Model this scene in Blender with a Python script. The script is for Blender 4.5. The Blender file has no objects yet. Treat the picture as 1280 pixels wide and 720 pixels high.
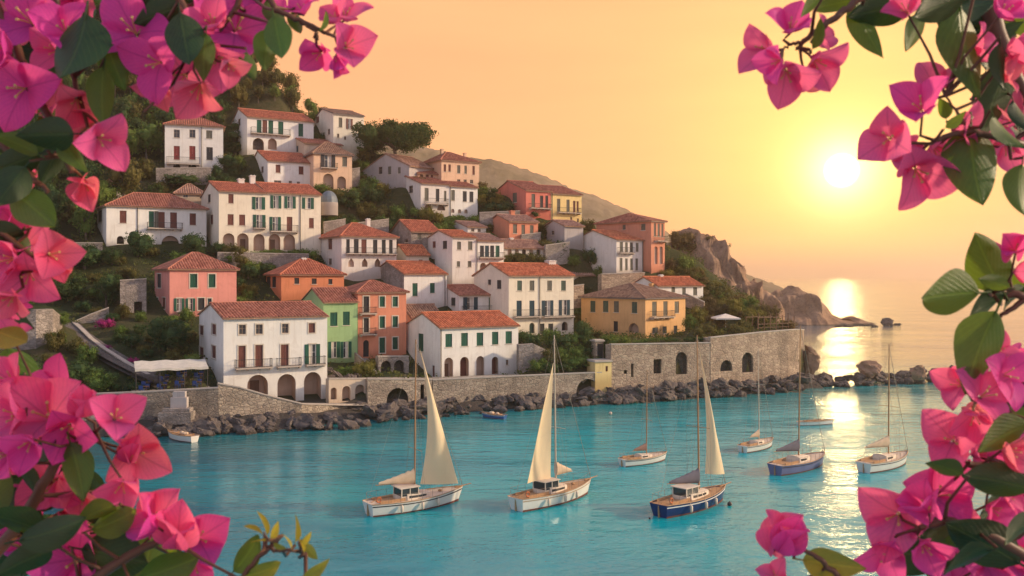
import bpy, math, random
import numpy as np
from mathutils import Vector, Matrix, noise as mnoise
from mathutils.geometry import tessellate_polygon

random.seed(7); np.random.seed(7)
R = math.radians
scene = bpy.context.scene
COL = scene.collection
CAMH = 16.0; FP = 1138.0; HX, HY = 640.0, 345.0      # camera height, focal length in photo pixels, horizon point

# ------------------------------------------------------------------ camera
cam = bpy.data.cameras.new("camera"); camo = bpy.data.objects.new("camera", cam); COL.objects.link(camo)
camo.location = (0, 0, CAMH); camo.rotation_euler = (R(90), 0, 0)
cam.sensor_width = 36; cam.lens = 36 * FP / 1280; cam.shift_y = -15 / 1280
cam.clip_start = 0.05; cam.clip_end = 60000
cam.dof.use_dof = True; cam.dof.focus_distance = 90; cam.dof.aperture_fstop = 17
scene.camera = camo
scene.view_settings.view_transform = 'Standard'; scene.view_settings.look = 'None'
scene.view_settings.exposure = 0; scene.view_settings.gamma = 1
scene.render.engine = 'CYCLES'
scene.cycles.use_denoising = True
scene.cycles.max_bounces = 6; scene.cycles.transparent_max_bounces = 8
scene.cycles.volume_bounces = 4
scene.cycles.sample_clamp_indirect = 4
scene.cycles.caustics_reflective = False; scene.cycles.caustics_refractive = False

# ------------------------------------------------------------------ sun and sky
LAMP_AZ, LAMP_EL = 88.0, 20.0        # degrees right of the view, above the horizon
sun = bpy.data.lights.new("sun_lamp", 'SUN'); suno = bpy.data.objects.new("sun_lamp", sun); COL.objects.link(suno)
sun.energy = 4.8; sun.angle = R(2.5); sun.color = (1.0, 0.76, 0.50)
def dirv(az, el): return Vector((math.sin(R(az)) * math.cos(R(el)), math.cos(R(az)) * math.cos(R(el)), math.sin(R(el))))
suno.rotation_euler = dirv(LAMP_AZ, LAMP_EL).to_track_quat('Z', 'Y').to_euler()
DISC = Vector(((1052 - HX) / FP, 1.0, (HY - 213) / FP)).normalized()

world = bpy.data.worlds.new("World"); scene.world = world; world.use_nodes = True
class NT:
    """small node-tree writer"""
    def __init__(s, tree): s.t = tree; s.n = tree.nodes; s.l = tree.links
    def new(s, ty, **kw):
        n = s.n.new(ty)
        for k, v in kw.items(): setattr(n, k, v)
        return n
    def put(s, sock, v):
        if isinstance(v, bpy.types.NodeSocket): s.l.new(v, sock)
        elif isinstance(v, (tuple, list)) and sock.type == 'RGBA' and len(v) == 3: sock.default_value = (*v, 1)
        else: sock.default_value = v
    def math(s, op, a, b=None, c=None, clamp=False):
        n = s.new('ShaderNodeMath', operation=op, use_clamp=clamp); s.put(n.inputs[0], a)
        if b is not None: s.put(n.inputs[1], b)
        if c is not None: s.put(n.inputs[2], c)
        return n.outputs[0]
    def vmath(s, op, a, b=None):
        n = s.new('ShaderNodeVectorMath', operation=op); s.put(n.inputs[0], a)
        if b is not None: s.put(n.inputs[1], b)
        return n.outputs['Value'] if op in ('DOT_PRODUCT', 'LENGTH') else n.outputs[0]
    def mix(s, f, a, b, mode='MIX'):
        n = s.new('ShaderNodeMix', data_type='RGBA', blend_type=mode)
        s.put(n.inputs[0], f); s.put(n.inputs[6], a); s.put(n.inputs[7], b); return n.outputs[2]
    def ramp(s, f, stops):
        n = s.new('ShaderNodeValToRGB'); e = n.color_ramp.elements
        while len(e) < len(stops): e.new(0.5)
        for el, (p, c) in zip(e, stops):
            el.position = p; el.color = (*c, 1) if len(c) == 3 else c
        s.put(n.inputs[0], f); return n.outputs[0]
    def rng(s, v, a, b, c=0.0, d=1.0, smooth=False):
        n = s.new('ShaderNodeMapRange', interpolation_type='SMOOTHSTEP' if smooth else 'LINEAR')
        s.put(n.inputs[0], v)
        for i, x in enumerate((a, b, c, d)): n.inputs[i + 1].default_value = x
        return n.outputs[0]
    def noise(s, vec, scale, detail=3, rough=0.55, out='Fac'):
        n = s.new('ShaderNodeTexNoise'); s.put(n.inputs['Vector'], vec); n.inputs['Scale'].default_value = scale
        n.inputs['Detail'].default_value = detail; n.inputs['Roughness'].default_value = rough
        return n.outputs[0 if out == 'Fac' else 1]
    def scale(s, vec, sc, rot=(0, 0, 0)):
        n = s.new('ShaderNodeMapping'); s.put(n.inputs[0], vec); n.inputs['Scale'].default_value = sc
        n.inputs['Rotation'].default_value = rot; return n.outputs[0]

w = NT(world.node_tree); w.n.clear()
g = w.new('ShaderNodeTexCoord').outputs['Generated']
gdir = w.vmath('NORMALIZE', g)
dsun = w.vmath('DOT_PRODUCT', gdir, tuple(DISC))
sep = w.new('ShaderNodeSeparateXYZ'); w.put(sep.inputs[0], gdir)
PEACH = (1.25, 0.56, 0.235); BACK = (0.74, 0.74, 0.92)
tside = w.rng(dsun, -0.15, 0.80, smooth=True)
base = w.mix(tside, BACK, PEACH)
# a band of pink near the horizon, bluer high up
zen = w.rng(sep.outputs[2], 0.33, 0.85, smooth=True)
base = w.mix(w.math('MULTIPLY', zen, 0.8), base, (0.36, 0.42, 0.62))
hz = w.rng(sep.outputs[2], 0.0, 0.10, 1.0, 0.0, smooth=True)
base = w.mix(w.math('MULTIPLY', hz, 0.5), base, (1.5, 0.62, 0.27))
dpos = w.math('MAXIMUM', dsun, 0.0)
g1 = w.math('POWER', dpos, 22.0); g2 = w.math('POWER', dpos, 110.0); g3 = w.math('POWER', dpos, 900.0)
base = w.mix(g1, base, (0.20, 0.16, 0.005), 'ADD')
base = w.mix(g2, base, (0.32, 0.36, 0.02), 'ADD')
base = w.mix(g3, base, (0.8, 0.75, 0.34), 'ADD')
cl = w.noise(w.scale(gdir, (2.2, 2.2, 16.0)), 1.0, 5, 0.6)
base = w.mix(1.0, base, w.ramp(cl, [(0.3, (0.95, 0.945, 0.95)), (0.7, (1.05, 1.055, 1.05))]), 'MULTIPLY')
base = w.mix(w.math('POWER', dpos, 2300.0), base, (1.1, 1.0, 0.66), 'ADD')
disc = w.math('POWER', w.rng(dsun, math.cos(R(1.1)), math.cos(R(0.2)), smooth=True), 2.0)
base = w.mix(disc, base, (125, 90, 40), 'ADD')
sky = w.new('ShaderNodeTexSky', sky_type='NISHITA'); sky.sun_disc = False
sky.sun_elevation = R(LAMP_EL); sky.sun_rotation = R(LAMP_AZ); sky.air_density = 1.2; sky.dust_density = 2.0
bg1 = w.new('ShaderNodeBackground'); w.put(bg1.inputs[0], base); bg1.inputs[1].default_value = 0.97
bg2 = w.new('ShaderNodeBackground'); w.put(bg2.inputs[0], sky.outputs[0]); bg2.inputs[1].default_value = 0.01
ad = w.new('ShaderNodeAddShader'); w.l.new(bg1.outputs[0], ad.inputs[0]); w.l.new(bg2.outputs[0], ad.inputs[1])
wo = w.new('ShaderNodeOutputWorld'); w.l.new(ad.outputs[0], wo.inputs[0])
world.cycles.sampling_method = 'MANUAL'; world.cycles.sample_map_resolution = 2048

# ------------------------------------------------------------------ small helpers
def P(px, py, Y): return Vector(((px - HX) / FP * Y, Y, CAMH - (py - HY) / FP * Y))
def ray(px, py): return Vector(((px - HX) / FP, 1.0, -(py - HY) / FP))
def yauto(px, py):
    """distance along the view at which the hillside shows at this picture height"""
    shore = 540 - (px - 250) * 0.07
    return 91 + (px - 250) * 0.052 + 0.2 * (shore - py)

class MB:
    """collects polygons; build() links them as one mesh object"""
    def __init__(s): s.v = []; s.f = []; s.m = []; s.uv = {}; s.sm = set()
    def poly(s, pts, m=0, uv=None, smooth=False):
        i = len(s.v); s.v.extend([tuple(p) for p in pts]); s.f.append(tuple(range(i, i + len(pts)))); s.m.append(m)
        if uv: s.uv[len(s.f) - 1] = uv
        if smooth: s.sm.add(len(s.f) - 1)
    def grid(s, rows, m=0, uvs=None, smooth=True, closed=False):
        i = len(s.v); nr = len(rows); nc = len(rows[0])
        for r in rows: s.v.extend([tuple(p) for p in r])
        for a in range(nr - 1):
            for b in range(nc if closed else nc - 1):
                b2 = (b + 1) % nc
                s.f.append((i + a * nc + b, i + a * nc + b2, i + (a + 1) * nc + b2, i + (a + 1) * nc + b)); s.m.append(m)
                if uvs: s.uv[len(s.f) - 1] = [uvs[a][b], uvs[a][b2], uvs[a + 1][b2], uvs[a + 1][b]]
                if smooth: s.sm.add(len(s.f) - 1)
    def box(s, p0, p1, m=0, T=None):
        x0, y0, z0 = p0; x1, y1, z1 = p1
        c = [(x0, y0, z0), (x1, y0, z0), (x1, y1, z0), (x0, y1, z0), (x0, y0, z1), (x1, y0, z1), (x1, y1, z1), (x0, y1, z1)]
        if T: c = [T(*q) for q in c]
        i = len(s.v); s.v.extend([tuple(q) for q in c])
        for q in ((0, 3, 2, 1), (4, 5, 6, 7), (0, 1, 5, 4), (1, 2, 6, 5), (2, 3, 7, 6), (3, 0, 4, 7)):
            s.f.append(tuple(i + k for k in q)); s.m.append(m)
    def tube(s, pts, r, n=5, m=0, cap=True):
        pts = [Vector(p) for p in pts]
        if not isinstance(r, (list, tuple)): r = [r] * len(pts)
        rows = []; ref = Vector((0.13, 0.21, 0.97))
        for k, p in enumerate(pts):
            d = (pts[min(k + 1, len(pts) - 1)] - pts[max(k - 1, 0)])
            if d.length < 1e-9: d = Vector((0, 0, 1))
            d.normalize()
            a = d.cross(ref if abs(d.dot(ref)) < 0.95 else Vector((1, 0, 0))).normalized(); b = d.cross(a)
            rows.append([p + (a * math.cos(2 * math.pi * j / n) + b * math.sin(2 * math.pi * j / n)) * r[k] for j in range(n)])
        s.grid(rows, m, closed=True)
        if cap:
            s.poly(rows[0][::-1], m); s.poly(rows[-1], m)
    def ball(s, c, r, m=0, nu=8, nv=6, sc=(1, 1, 1)):
        rows = []
        for a in range(nv + 1):
            t = math.pi * a / nv
            rows.append([(c[0] + r * sc[0] * math.sin(t) * math.cos(2 * math.pi * b / nu), c[1] + r * sc[1] * math.sin(t) * math.sin(2 * math.pi * b / nu),
                          c[2] + r * sc[2] * math.cos(t)) for b in range(nu)])
        s.grid(rows, m, closed=True)
    def mesh(s, name, mats):
        me = bpy.data.meshes.new(name); me.from_pydata(s.v, [], s.f)
        for m in (mats if isinstance(mats, (list, tuple)) else [mats]): me.materials.append(m)
        me.polygons.foreach_set('material_index', s.m)
        if s.sm:
            me.polygons.foreach_set('use_smooth', [i in s.sm for i in range(len(s.f))])
        if s.uv:
            ul = me.uv_layers.new(name='UVMap').data
            for fi, uv in s.uv.items():
                st = me.polygons[fi].loop_start
                for k, q in enumerate(uv): ul[st + k].uv = q
        me.update(); return me
    def build(s, name, mats, parent=None, loc=None):
        o = bpy.data.objects.new(name, s.mesh(name, mats)); COL.objects.link(o)
        if parent is not None: o.parent = parent
        if loc is not None: o.location = loc
        return o
def link_mesh(name, me, parent=None, loc=(0, 0, 0), rot=(0, 0, 0), sc=(1, 1, 1)):
    o = bpy.data.objects.new(name, me); COL.objects.link(o); o.location = loc; o.rotation_euler = rot; o.scale = sc
    if parent is not None: o.parent = parent
    return o
def tag(o, label=None, cat=None, group=None, kind=None):
    if label: o['label'] = label
    if cat: o['category'] = cat
    if group: o['group'] = group
    if kind: o['kind'] = kind
    return o
def empty(name, loc=(0, 0, 0), rz=0.0, label=None, cat=None, group=None):
    o = bpy.data.objects.new(name, None); COL.objects.link(o); o.location = loc; o.rotation_euler = (0, 0, rz)
    o.empty_display_size = 0.2
    return tag(o, label, cat, group)
def copy_tree(o, parent=None):
    kids = [c for c in o.children]
    c = o.copy(); COL.objects.link(c)
    if parent is not None: c.parent = parent
    for k in kids: copy_tree(k, c)
    return c

# ------------------------------------------------------------------ materials
MATS = {}
def mat(name, fn, *a, **k):
    if name in MATS: return MATS[name]
    m = bpy.data.materials.new(name); m.use_nodes = True; t = NT(m.node_tree); t.n.clear()
    out = t.new('ShaderNodeOutputMaterial'); sh = fn(t, *a, **k)
    t.l.new(sh, out.inputs[0]); MATS[name] = m; return m
def pbsdf(t, col, rough=0.7, bump=None, bstr=0.3, bdist=0.02, metal=0.0, spec=0.4):
    b = t.new('ShaderNodeBsdfPrincipled'); t.put(b.inputs['Base Color'], col); t.put(b.inputs['Roughness'], rough)
    b.inputs['Metallic'].default_value = metal; b.inputs['Specular IOR Level'].default_value = spec
    if bump is not None:
        n = t.new('ShaderNodeBump'); n.inputs['Strength'].default_value = bstr; n.inputs['Distance'].default_value = bdist
        t.put(n.inputs['Height'], bump); t.l.new(n.outputs[0], b.inputs['Normal'])
    return b.outputs[0]
def objco(t): return t.new('ShaderNodeTexCoord').outputs['Object']
def uvco(t): return t.new('ShaderNodeTexCoord').outputs['UV']
def rnd(t): return t.new('ShaderNodeObjectInfo').outputs['Random']
def mulc(c, k): return tuple(min(1, x * k) for x in c)

def m_stucco(t, col, wear=1.35):
    co = objco(t)
    n1 = t.noise(co, 0.35, 4, 0.6); n2 = t.noise(t.scale(co, (3.0, 3.0, 0.25)), 1.0, 4, 0.65); n3 = t.noise(co, 9.0, 3)
    c = t.mix(t.rng(n1, 0.35, 0.7), mulc(col, 1.0), mulc(col, 0.86))
    c = t.mix(t.math('MULTIPLY', t.rng(n2, 0.52, 0.78), 0.45 * wear), c, (col[0] * 0.62, col[1] * 0.56, col[2] * 0.50))
    c = t.mix(t.math('MULTIPLY', t.rng(n3, 0.4, 0.7), 0.12), c, mulc(col, 0.7))
    zz = t.new('ShaderNodeSeparateXYZ'); t.put(zz.inputs[0], co)
    c = t.mix(t.math('MULTIPLY', t.rng(t.math('ADD', zz.outputs[2], t.math('MULTIPLY', n2, 2.2)), 1.0, 2.2, 0.5 * wear, 0.0), 1.0), c, (col[0] * 0.55, col[1] * 0.5, col[2] * 0.45))
    pt = t.noise(t.scale(co, (0.7, 0.7, 0.9)), 1.0, 2, 0.4)
    c = t.mix(t.rng(pt, 0.62, 0.64, 0, 0.22 * wear), c, (col[0] * 0.75, col[1] * 0.72, col[2] * 0.70))
    return pbsdf(t, c, 0.9, n3, 0.35, 0.02, spec=0.15)
def m_tile(t, c0, c1):
    uv = uvco(t)
    sc = t.scale(uv, (1 / 0.36, 1 / 0.45, 1))
    wn = t.new('ShaderNodeTexWhiteNoise', noise_dimensions='2D'); fl = t.vmath('FLOOR', sc); t.put(wn.inputs['Vector'], fl)
    big = t.noise(objco(t), 0.5, 4, 0.65)
    c = t.mix(wn.outputs[0], mulc(c0, 0.78), mulc(c1, 1.08))
    st = t.noise(t.scale(uv, (0.9, 0.16, 1)), 1.0, 4, 0.65)
    c = t.mix(t.rng(st, 0.5, 0.72, 0, 0.55), c, (c0[0] * 0.42, c0[1] * 0.5, c0[2] * 0.6))
    c = t.mix(t.rng(t.noise(uv, 0.8, 3), 0.58, 0.72, 0, 0.4), c, (c1[0] * 1.0, c1[1] * 1.5, c1[2] * 1.9))
    c = t.mix(t.math('MULTIPLY', t.rng(big, 0.45, 0.75), 0.5), c, (c0[0] * 0.55, c0[1] * 0.62, c0[2] * 0.75))
    c = t.mix(t.math('MULTIPLY', rnd(t), 0.25), c, (c0[0] * 0.7, c0[1] * 0.75, c0[2] * 0.8))
    s2 = t.new('ShaderNodeSeparateXYZ'); t.put(s2.inputs[0], sc)
    fr = t.math('FRACT', s2.outputs[1])
    c = t.mix(t.rng(fr, 0.0, 0.12, 0.45, 0.0), c, mulc(c0, 0.35))
    return pbsdf(t, c, 0.85, fr, 0.5, 0.04, spec=0.2)
def m_stone(t, ca, cb, sc=2.4, mortar=(0.2, 0.17, 0.14), zsq=1.7):
    co = t.scale(objco(t), (1, 1, zsq))
    warp = t.new('ShaderNodeVectorMath', operation='MULTIPLY_ADD')
    t.put(warp.inputs[0], t.noise(co, 1.5, 2, out='Color')); warp.inputs[1].default_value = (0.5, 0.5, 0.5); t.put(warp.inputs[2], co)
    v = t.new('ShaderNodeTexVoronoi'); t.put(v.inputs['Vector'], warp.outputs[0]); v.inputs['Scale'].default_value = sc
    e = t.new('ShaderNodeTexVoronoi', feature='DISTANCE_TO_EDGE'); t.put(e.inputs['Vector'], warp.outputs[0]); e.inputs['Scale'].default_value = sc
    s3 = t.new('ShaderNodeSeparateColor'); t.put(s3.inputs[0], v.outputs['Color'])
    c = t.mix(s3.outputs[0], ca, cb)
    c = t.mix(t.math('MULTIPLY', t.rng(t.noise(co, 0.28, 4, 0.6), 0.40, 0.68), 0.75), c, mulc(ca, 0.42))
    c = t.mix(t.math('MULTIPLY', t.rng(t.noise(t.scale(objco(t), (0.9, 0.9, 0.12)), 1.0, 4, 0.6), 0.52, 0.72), 0.6), c, mulc(ca, 0.4))
    c = t.mix(t.math('MULTIPLY', t.rng(t.noise(co, 6, 3), 0.45, 0.7), 0.3), c, mulc(cb, 1.25))
    c = t.mix(t.rng(e.outputs['Distance'], 0.0, 0.07, 0.8, 0.0), c, mortar)
    return pbsdf(t, c, 0.95, t.math('ADD', t.rng(e.outputs['Distance'], 0, 0.12), t.math('MULTIPLY', t.noise(co, 7, 3), 0.5)), 0.8, 0.07, spec=0.15)
def m_rock(t, ca, cb, sc=0.5, wet=True):
    co = objco(t)
    a = t.noise(co, sc, 6, 0.65); b = t.noise(co, sc * 6, 5, 0.6)
    c = t.mix(t.rng(a, 0.35, 0.65), ca, cb)
    c = t.mix(t.rng(b, 0.5, 0.72, 0, 0.6), c, mulc(ca, 0.5))
    if wet:
        z = t.new('ShaderNodeSeparateXYZ'); t.put(z.inputs[0], t.new('ShaderNodeNewGeometry').outputs['Position'])
        c = t.mix(t.rng(t.math('ADD', z.outputs[2], t.math('MULTIPLY', a, 0.5)), 0.35, 0.75, 0.8, 0.0), c, (0.04, 0.03, 0.022))
    return pbsdf(t, c, 0.85, t.math('ADD', a, t.math('MULTIPLY', b, 0.35)), 1.0, 0.25, spec=0.25)
def m_plain(t, col, rough=0.6, metal=0.0, var=0.2, nsc=2.0, spec=0.4):
    co = objco(t); n = t.noise(co, nsc, 4, 0.6)
    c = t.mix(t.rng(n, 0.35, 0.7), col, mulc(col, 1 - var))
    return pbsdf(t, c, rough, n, 0.15, 0.01, metal, spec)
def m_shutter(t, col):
    co = objco(t); z = t.new('ShaderNodeSeparateXYZ'); t.put(z.inputs[0], co)
    sl = t.math('FRACT', t.math('MULTIPLY', z.outputs[2], 9.0))
    n = t.noise(co, 1.2, 4, 0.6)
    c = t.mix(t.rng(n, 0.4, 0.7, 0, 0.5), col, mulc(col, 1.7))
    c = t.mix(t.math('MULTIPLY', rnd(t), 0.35), c, mulc(col, 0.6))
    c = t.mix(t.rng(sl, 0.0, 0.35, 0.55, 0.0), c, mulc(col, 0.4))
    return pbsdf(t, c, 0.6, sl, 0.7, 0.03)
def m_glass(t, col=(0.03, 0.035, 0.04)):
    n = t.noise(objco(t), 0.8, 2)
    return pbsdf(t, t.mix(n, mulc(col, 0.6), mulc(col, 1.6)), 0.12, spec=0.6)
def m_wood(t, col, sc=1.0):
    co = t.scale(objco(t), (8 * sc, 8 * sc, 0.8 * sc)); n = t.noise(co, 1.0, 4, 0.6)
    return pbsdf(t, t.mix(n, mulc(col, 0.55), mulc(col, 1.35)), 0.5, n, 0.2, 0.01)
def thin(t, col, trans, fac, rough=0.6, bump=None, bstr=0.2, bdist=0.002, spec=0.3):
    a = pbsdf(t, col, rough, bump, bstr, bdist, spec=spec)
    b = t.new('ShaderNodeBsdfTranslucent'); t.put(b.inputs[0], trans)
    m = t.new('ShaderNodeMixShader'); m.inputs[0].default_value = fac
    t.l.new(a, m.inputs[1]); t.l.new(b.outputs[0], m.inputs[2]); return m.outputs[0]
def m_foliage(t, dark, light, fac=0.3):
    co = objco(t)
    n = t.noise(co, 2.2, 3, 0.6); n2 = t.noise(co, 16.0, 2)
    c = t.mix(t.rng(t.math('ADD', t.math('MULTIPLY', n, 0.75), t.math('MULTIPLY', n2, 0.4)), 0.42, 0.72), dark, light)
    c = t.mix(t.math('MULTIPLY', rnd(t), 0.45), c, (light[0] * 1.15, light[1] * 0.85, light[2] * 0.6))
    return thin(t, c, t.mix(0.5, c, (0.16, 0.18, 0.02)), fac, 0.75, spec=0.15)
def m_bract(t, a, b, tr):
    uv = uvco(t); s = t.new('ShaderNodeSeparateXYZ'); t.put(s.inputs[0], uv)
    du = t.math('ABSOLUTE', t.math('SUBTRACT', s.outputs[0], 0.5))
    mid = t.rng(du, 0.006, 0.03, 1, 0)
    sv = t.math('SUBTRACT', t.math('MULTIPLY', s.outputs[1], 7.0), t.math('MULTIPLY', t.math('POWER', du, 0.8), 9.0))
    sv = t.math('ADD', sv, t.math('MULTIPLY', t.noise(uv, 5, 2), 0.8))
    vein = t.rng(t.math('ABSOLUTE', t.math('SUBTRACT', t.math('FRACT', sv), 0.5)), 0.0, 0.10, 0.75, 0)
    fine = t.noise(uv, 26, 3, 0.6)
    vv = t.math('MAXIMUM', mid, vein)
    n = t.noise(objco(t), 18.0, 3)
    c = t.mix(t.rng(n, 0.35, 0.7), a, b)
    c = t.mix(t.math('MULTIPLY', rnd(t), 0.5), c, mulc(b, 0.85))
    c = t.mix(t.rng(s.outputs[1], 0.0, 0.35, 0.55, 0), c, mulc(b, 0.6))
    c2 = t.mix(t.math('MULTIPLY', vv, 0.5), c, mulc(b, 0.5))
    trc = t.mix(t.math('MULTIPLY', vv, 0.45), tr, mulc(tr, 0.45))
    hgt = t.math('ADD', t.math('MULTIPLY', vv, -0.6), t.math('MULTIPLY', fine, 0.6))
    return thin(t, c2, trc, 0.5, 0.55, hgt, 0.4, 0.0012, 0.25)
def m_leaf(t, a, b, tr, fac=0.35):
    uv = uvco(t); s = t.new('ShaderNodeSeparateXYZ'); t.put(s.inputs[0], uv)
    du = t.math('ABSOLUTE', t.math('SUBTRACT', s.outputs[0], 0.5))
    mid = t.rng(du, 0.01, 0.03, 1, 0)
    sv = t.math('SUBTRACT', t.math('MULTIPLY', s.outputs[1], 9.0), t.math('MULTIPLY', du, 9.0))
    sv = t.math('ADD', sv, t.math('MULTIPLY', t.noise(uv, 4, 2), 0.5))
    vein = t.rng(t.math('ABSOLUTE', t.math('SUBTRACT', t.math('FRACT', sv), 0.5)), 0.0, 0.09, 0.6, 0)
    vv = t.math('MAXIMUM', mid, vein)
    n = t.noise(objco(t), 14.0, 4); sp = t.noise(uv, 9.0, 4, 0.6)
    c = t.mix(t.rng(n, 0.35, 0.65), a, b)
    c = t.mix(t.math('MULTIPLY', rnd(t), 0.5), c, mulc(b, 0.75))
    c = t.mix(t.rng(sp, 0.68, 0.76, 0, 0.5), c, (0.16, 0.13, 0.02))
    c2 = t.mix(t.math('MULTIPLY', vv, 0.45), c, (b[0] * 2.2 + 0.02, b[1] * 1.9 + 0.02, b[2] * 1.6))
    hgt = t.math('ADD', t.math('MULTIPLY', vv, -0.8), t.math('MULTIPLY', t.noise(uv, 30, 3), 0.5))
    return thin(t, c2, t.mix(t.math('MULTIPLY', vv, 0.5), tr, mulc(tr, 1.5)), fac, 0.42, hgt, 0.4, 0.0012, 0.4)

STUC = dict(white=(0.80, 0.77, 0.71), cream=(0.80, 0.72, 0.58), offwhite=(0.74, 0.68, 0.62), pink=(0.72, 0.30, 0.25), coral=(0.68, 0.27, 0.17),
            orange=(0.68, 0.25, 0.13), red=(0.66, 0.21, 0.16), yellow=(0.80, 0.60, 0.27), ochre=(0.72, 0.43, 0.20), green=(0.31, 0.47, 0.23),
            peach=(0.74, 0.50, 0.34), beige=(0.62, 0.50, 0.38), greystone=(0.47, 0.42, 0.40), terracotta=(0.60, 0.26, 0.17))
def stucco(n): return mat('stucco_' + n, m_stucco, STUC[n])
TILE = dict(red=((0.44, 0.13, 0.075), (0.60, 0.21, 0.115)), orange=((0.52, 0.15, 0.07), (0.66, 0.23, 0.11)), rust=((0.36, 0.125, 0.08), (0.49, 0.20, 0.13)),
            brown=((0.28, 0.15, 0.10), (0.42, 0.25, 0.16)), dull=((0.36, 0.19, 0.14), (0.48, 0.28, 0.20)), slate=((0.17, 0.14, 0.13), (0.28, 0.23, 0.20)))
def tile(n): return mat('roof_tile_' + n, m_tile, *TILE[n])
SHUT = dict(br=(0.15, 0.05, 0.04), gr=(0.008, 0.085, 0.055), dk=(0.028, 0.03, 0.036), gy=(0.13, 0.125, 0.10), bl=(0.012, 0.05, 0.075), rd=(0.22, 0.035, 0.035),
            bg=(0.06, 0.10, 0.075))
def shutter(n): return mat('shutter_' + n, m_shutter, SHUT[n])
SURR = mat('stone_surround', m_plain, (0.62, 0.54, 0.44), 0.85)
WHITE = mat('white_paint', m_plain, (0.78, 0.74, 0.68), 0.6, 0, 0.12)
GLASS = mat('dark_window_glass', m_glass)
FRAME = mat('brown_window_frame', m_plain, (0.30, 0.21, 0.15), 0.7)
CURT = mat('pale_curtain', m_plain, (0.62, 0.55, 0.47), 0.9)
IRON = mat('wrought_iron', m_plain, (0.05, 0.045, 0.045), 0.5, 0.3)
SLAB = mat('balcony_stone', m_plain, (0.50, 0.42, 0.35), 0.9)
DOORM = mat('door_wood', m_wood, (0.12, 0.055, 0.03))
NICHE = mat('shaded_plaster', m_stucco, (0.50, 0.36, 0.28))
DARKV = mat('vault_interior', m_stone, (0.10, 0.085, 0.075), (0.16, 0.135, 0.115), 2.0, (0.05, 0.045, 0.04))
STONE = mat('sea_wall_stone', m_stone, (0.34, 0.27, 0.21), (0.50, 0.41, 0.31), 2.0, (0.17, 0.14, 0.115))
STONEG = mat('grey_field_stone', m_stone, (0.26, 0.225, 0.20), (0.42, 0.36, 0.32), 2.2)
STONEF = mat('fort_stone', m_stone, (0.34, 0.25, 0.19), (0.52, 0.40, 0.29), 1.7, (0.20, 0.15, 0.115))
CAPST = mat('coping_stone', m_plain, (0.46, 0.40, 0.34), 0.9)
ROCK = mat('shore_rock', m_rock, (0.085, 0.07, 0.066), (0.17, 0.138, 0.122), 0.6)
ROCKW = mat('warm_cliff_rock', m_rock, (0.20, 0.12, 0.078), (0.37, 0.235, 0.155), 0.28)  # warm brown rock, lightened to put distance haze into its colour
# ------------------------------------------------------------------ houses
CTRL = []          # ground points (x, y, z) that the terrain is drawn through
HOUSES = {}

class Face:
    """a wall plane: s runs along it, z up, d outwards"""
    def __init__(f, o, u, n): f.o = Vector(o); f.u = Vector(u); f.n = Vector(n)
    def __call__(f, s, z, d=0.0): return f.o + f.u * s + Vector((0, 0, z)) + f.n * d
    def hit(f, px, py, M):
        """picture point -> (s, z) on the plane; M takes local to world"""
        o = M @ f.o; u = M.to_3x3() @ f.u; n = M.to_3x3() @ f.n
        r = ray(px, py); c = Vector((0, 0, CAMH))
        q = c + r * ((o - c).dot(n) / r.dot(n))
        return (q - o).dot(u), q.z - o.z

def wall_poly(mb, face, outline, holes, m=0, d=0.0):
    loops = [[Vector((a, b, 0)) for a, b in outline]] + [[Vector((a, b, 0)) for a, b in h] for h in holes]
    flat = [q for l in loops for q in l]
    for tri in tessellate_polygon(loops):
        mb.poly([face(flat[i].x, flat[i].y, d) for i in tri], m)
def arch_pts(s0, s1, z0, z1, pointed=False, n=9):
    r = (s1 - s0) / 2; c = (s0 + s1) / 2
    rise = min(r * (1.7 if pointed else 1.0), (z1 - z0) * 0.8); sp = z1 - rise
    pts = [(s0, z0), (s1, z0)]
    for k in range(n + 1):
        t = math.pi * k / n
        if pointed:
            x = math.cos(t); zz = (1 - abs(x)) ** 0.62
            pts.append((c + r * x, sp + rise * zz))
        else: pts.append((c + r * math.cos(t), sp + rise * math.sin(t)))
    return pts
def reveal(mb, face, pts, depth, m=0):
    n = len(pts)
    for i in range(n):
        a, b = pts[i], pts[(i + 1) % n]
        mb.poly([face(*a, 0), face(*b, 0), face(*b, -depth), face(*a, -depth)], m)

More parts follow.
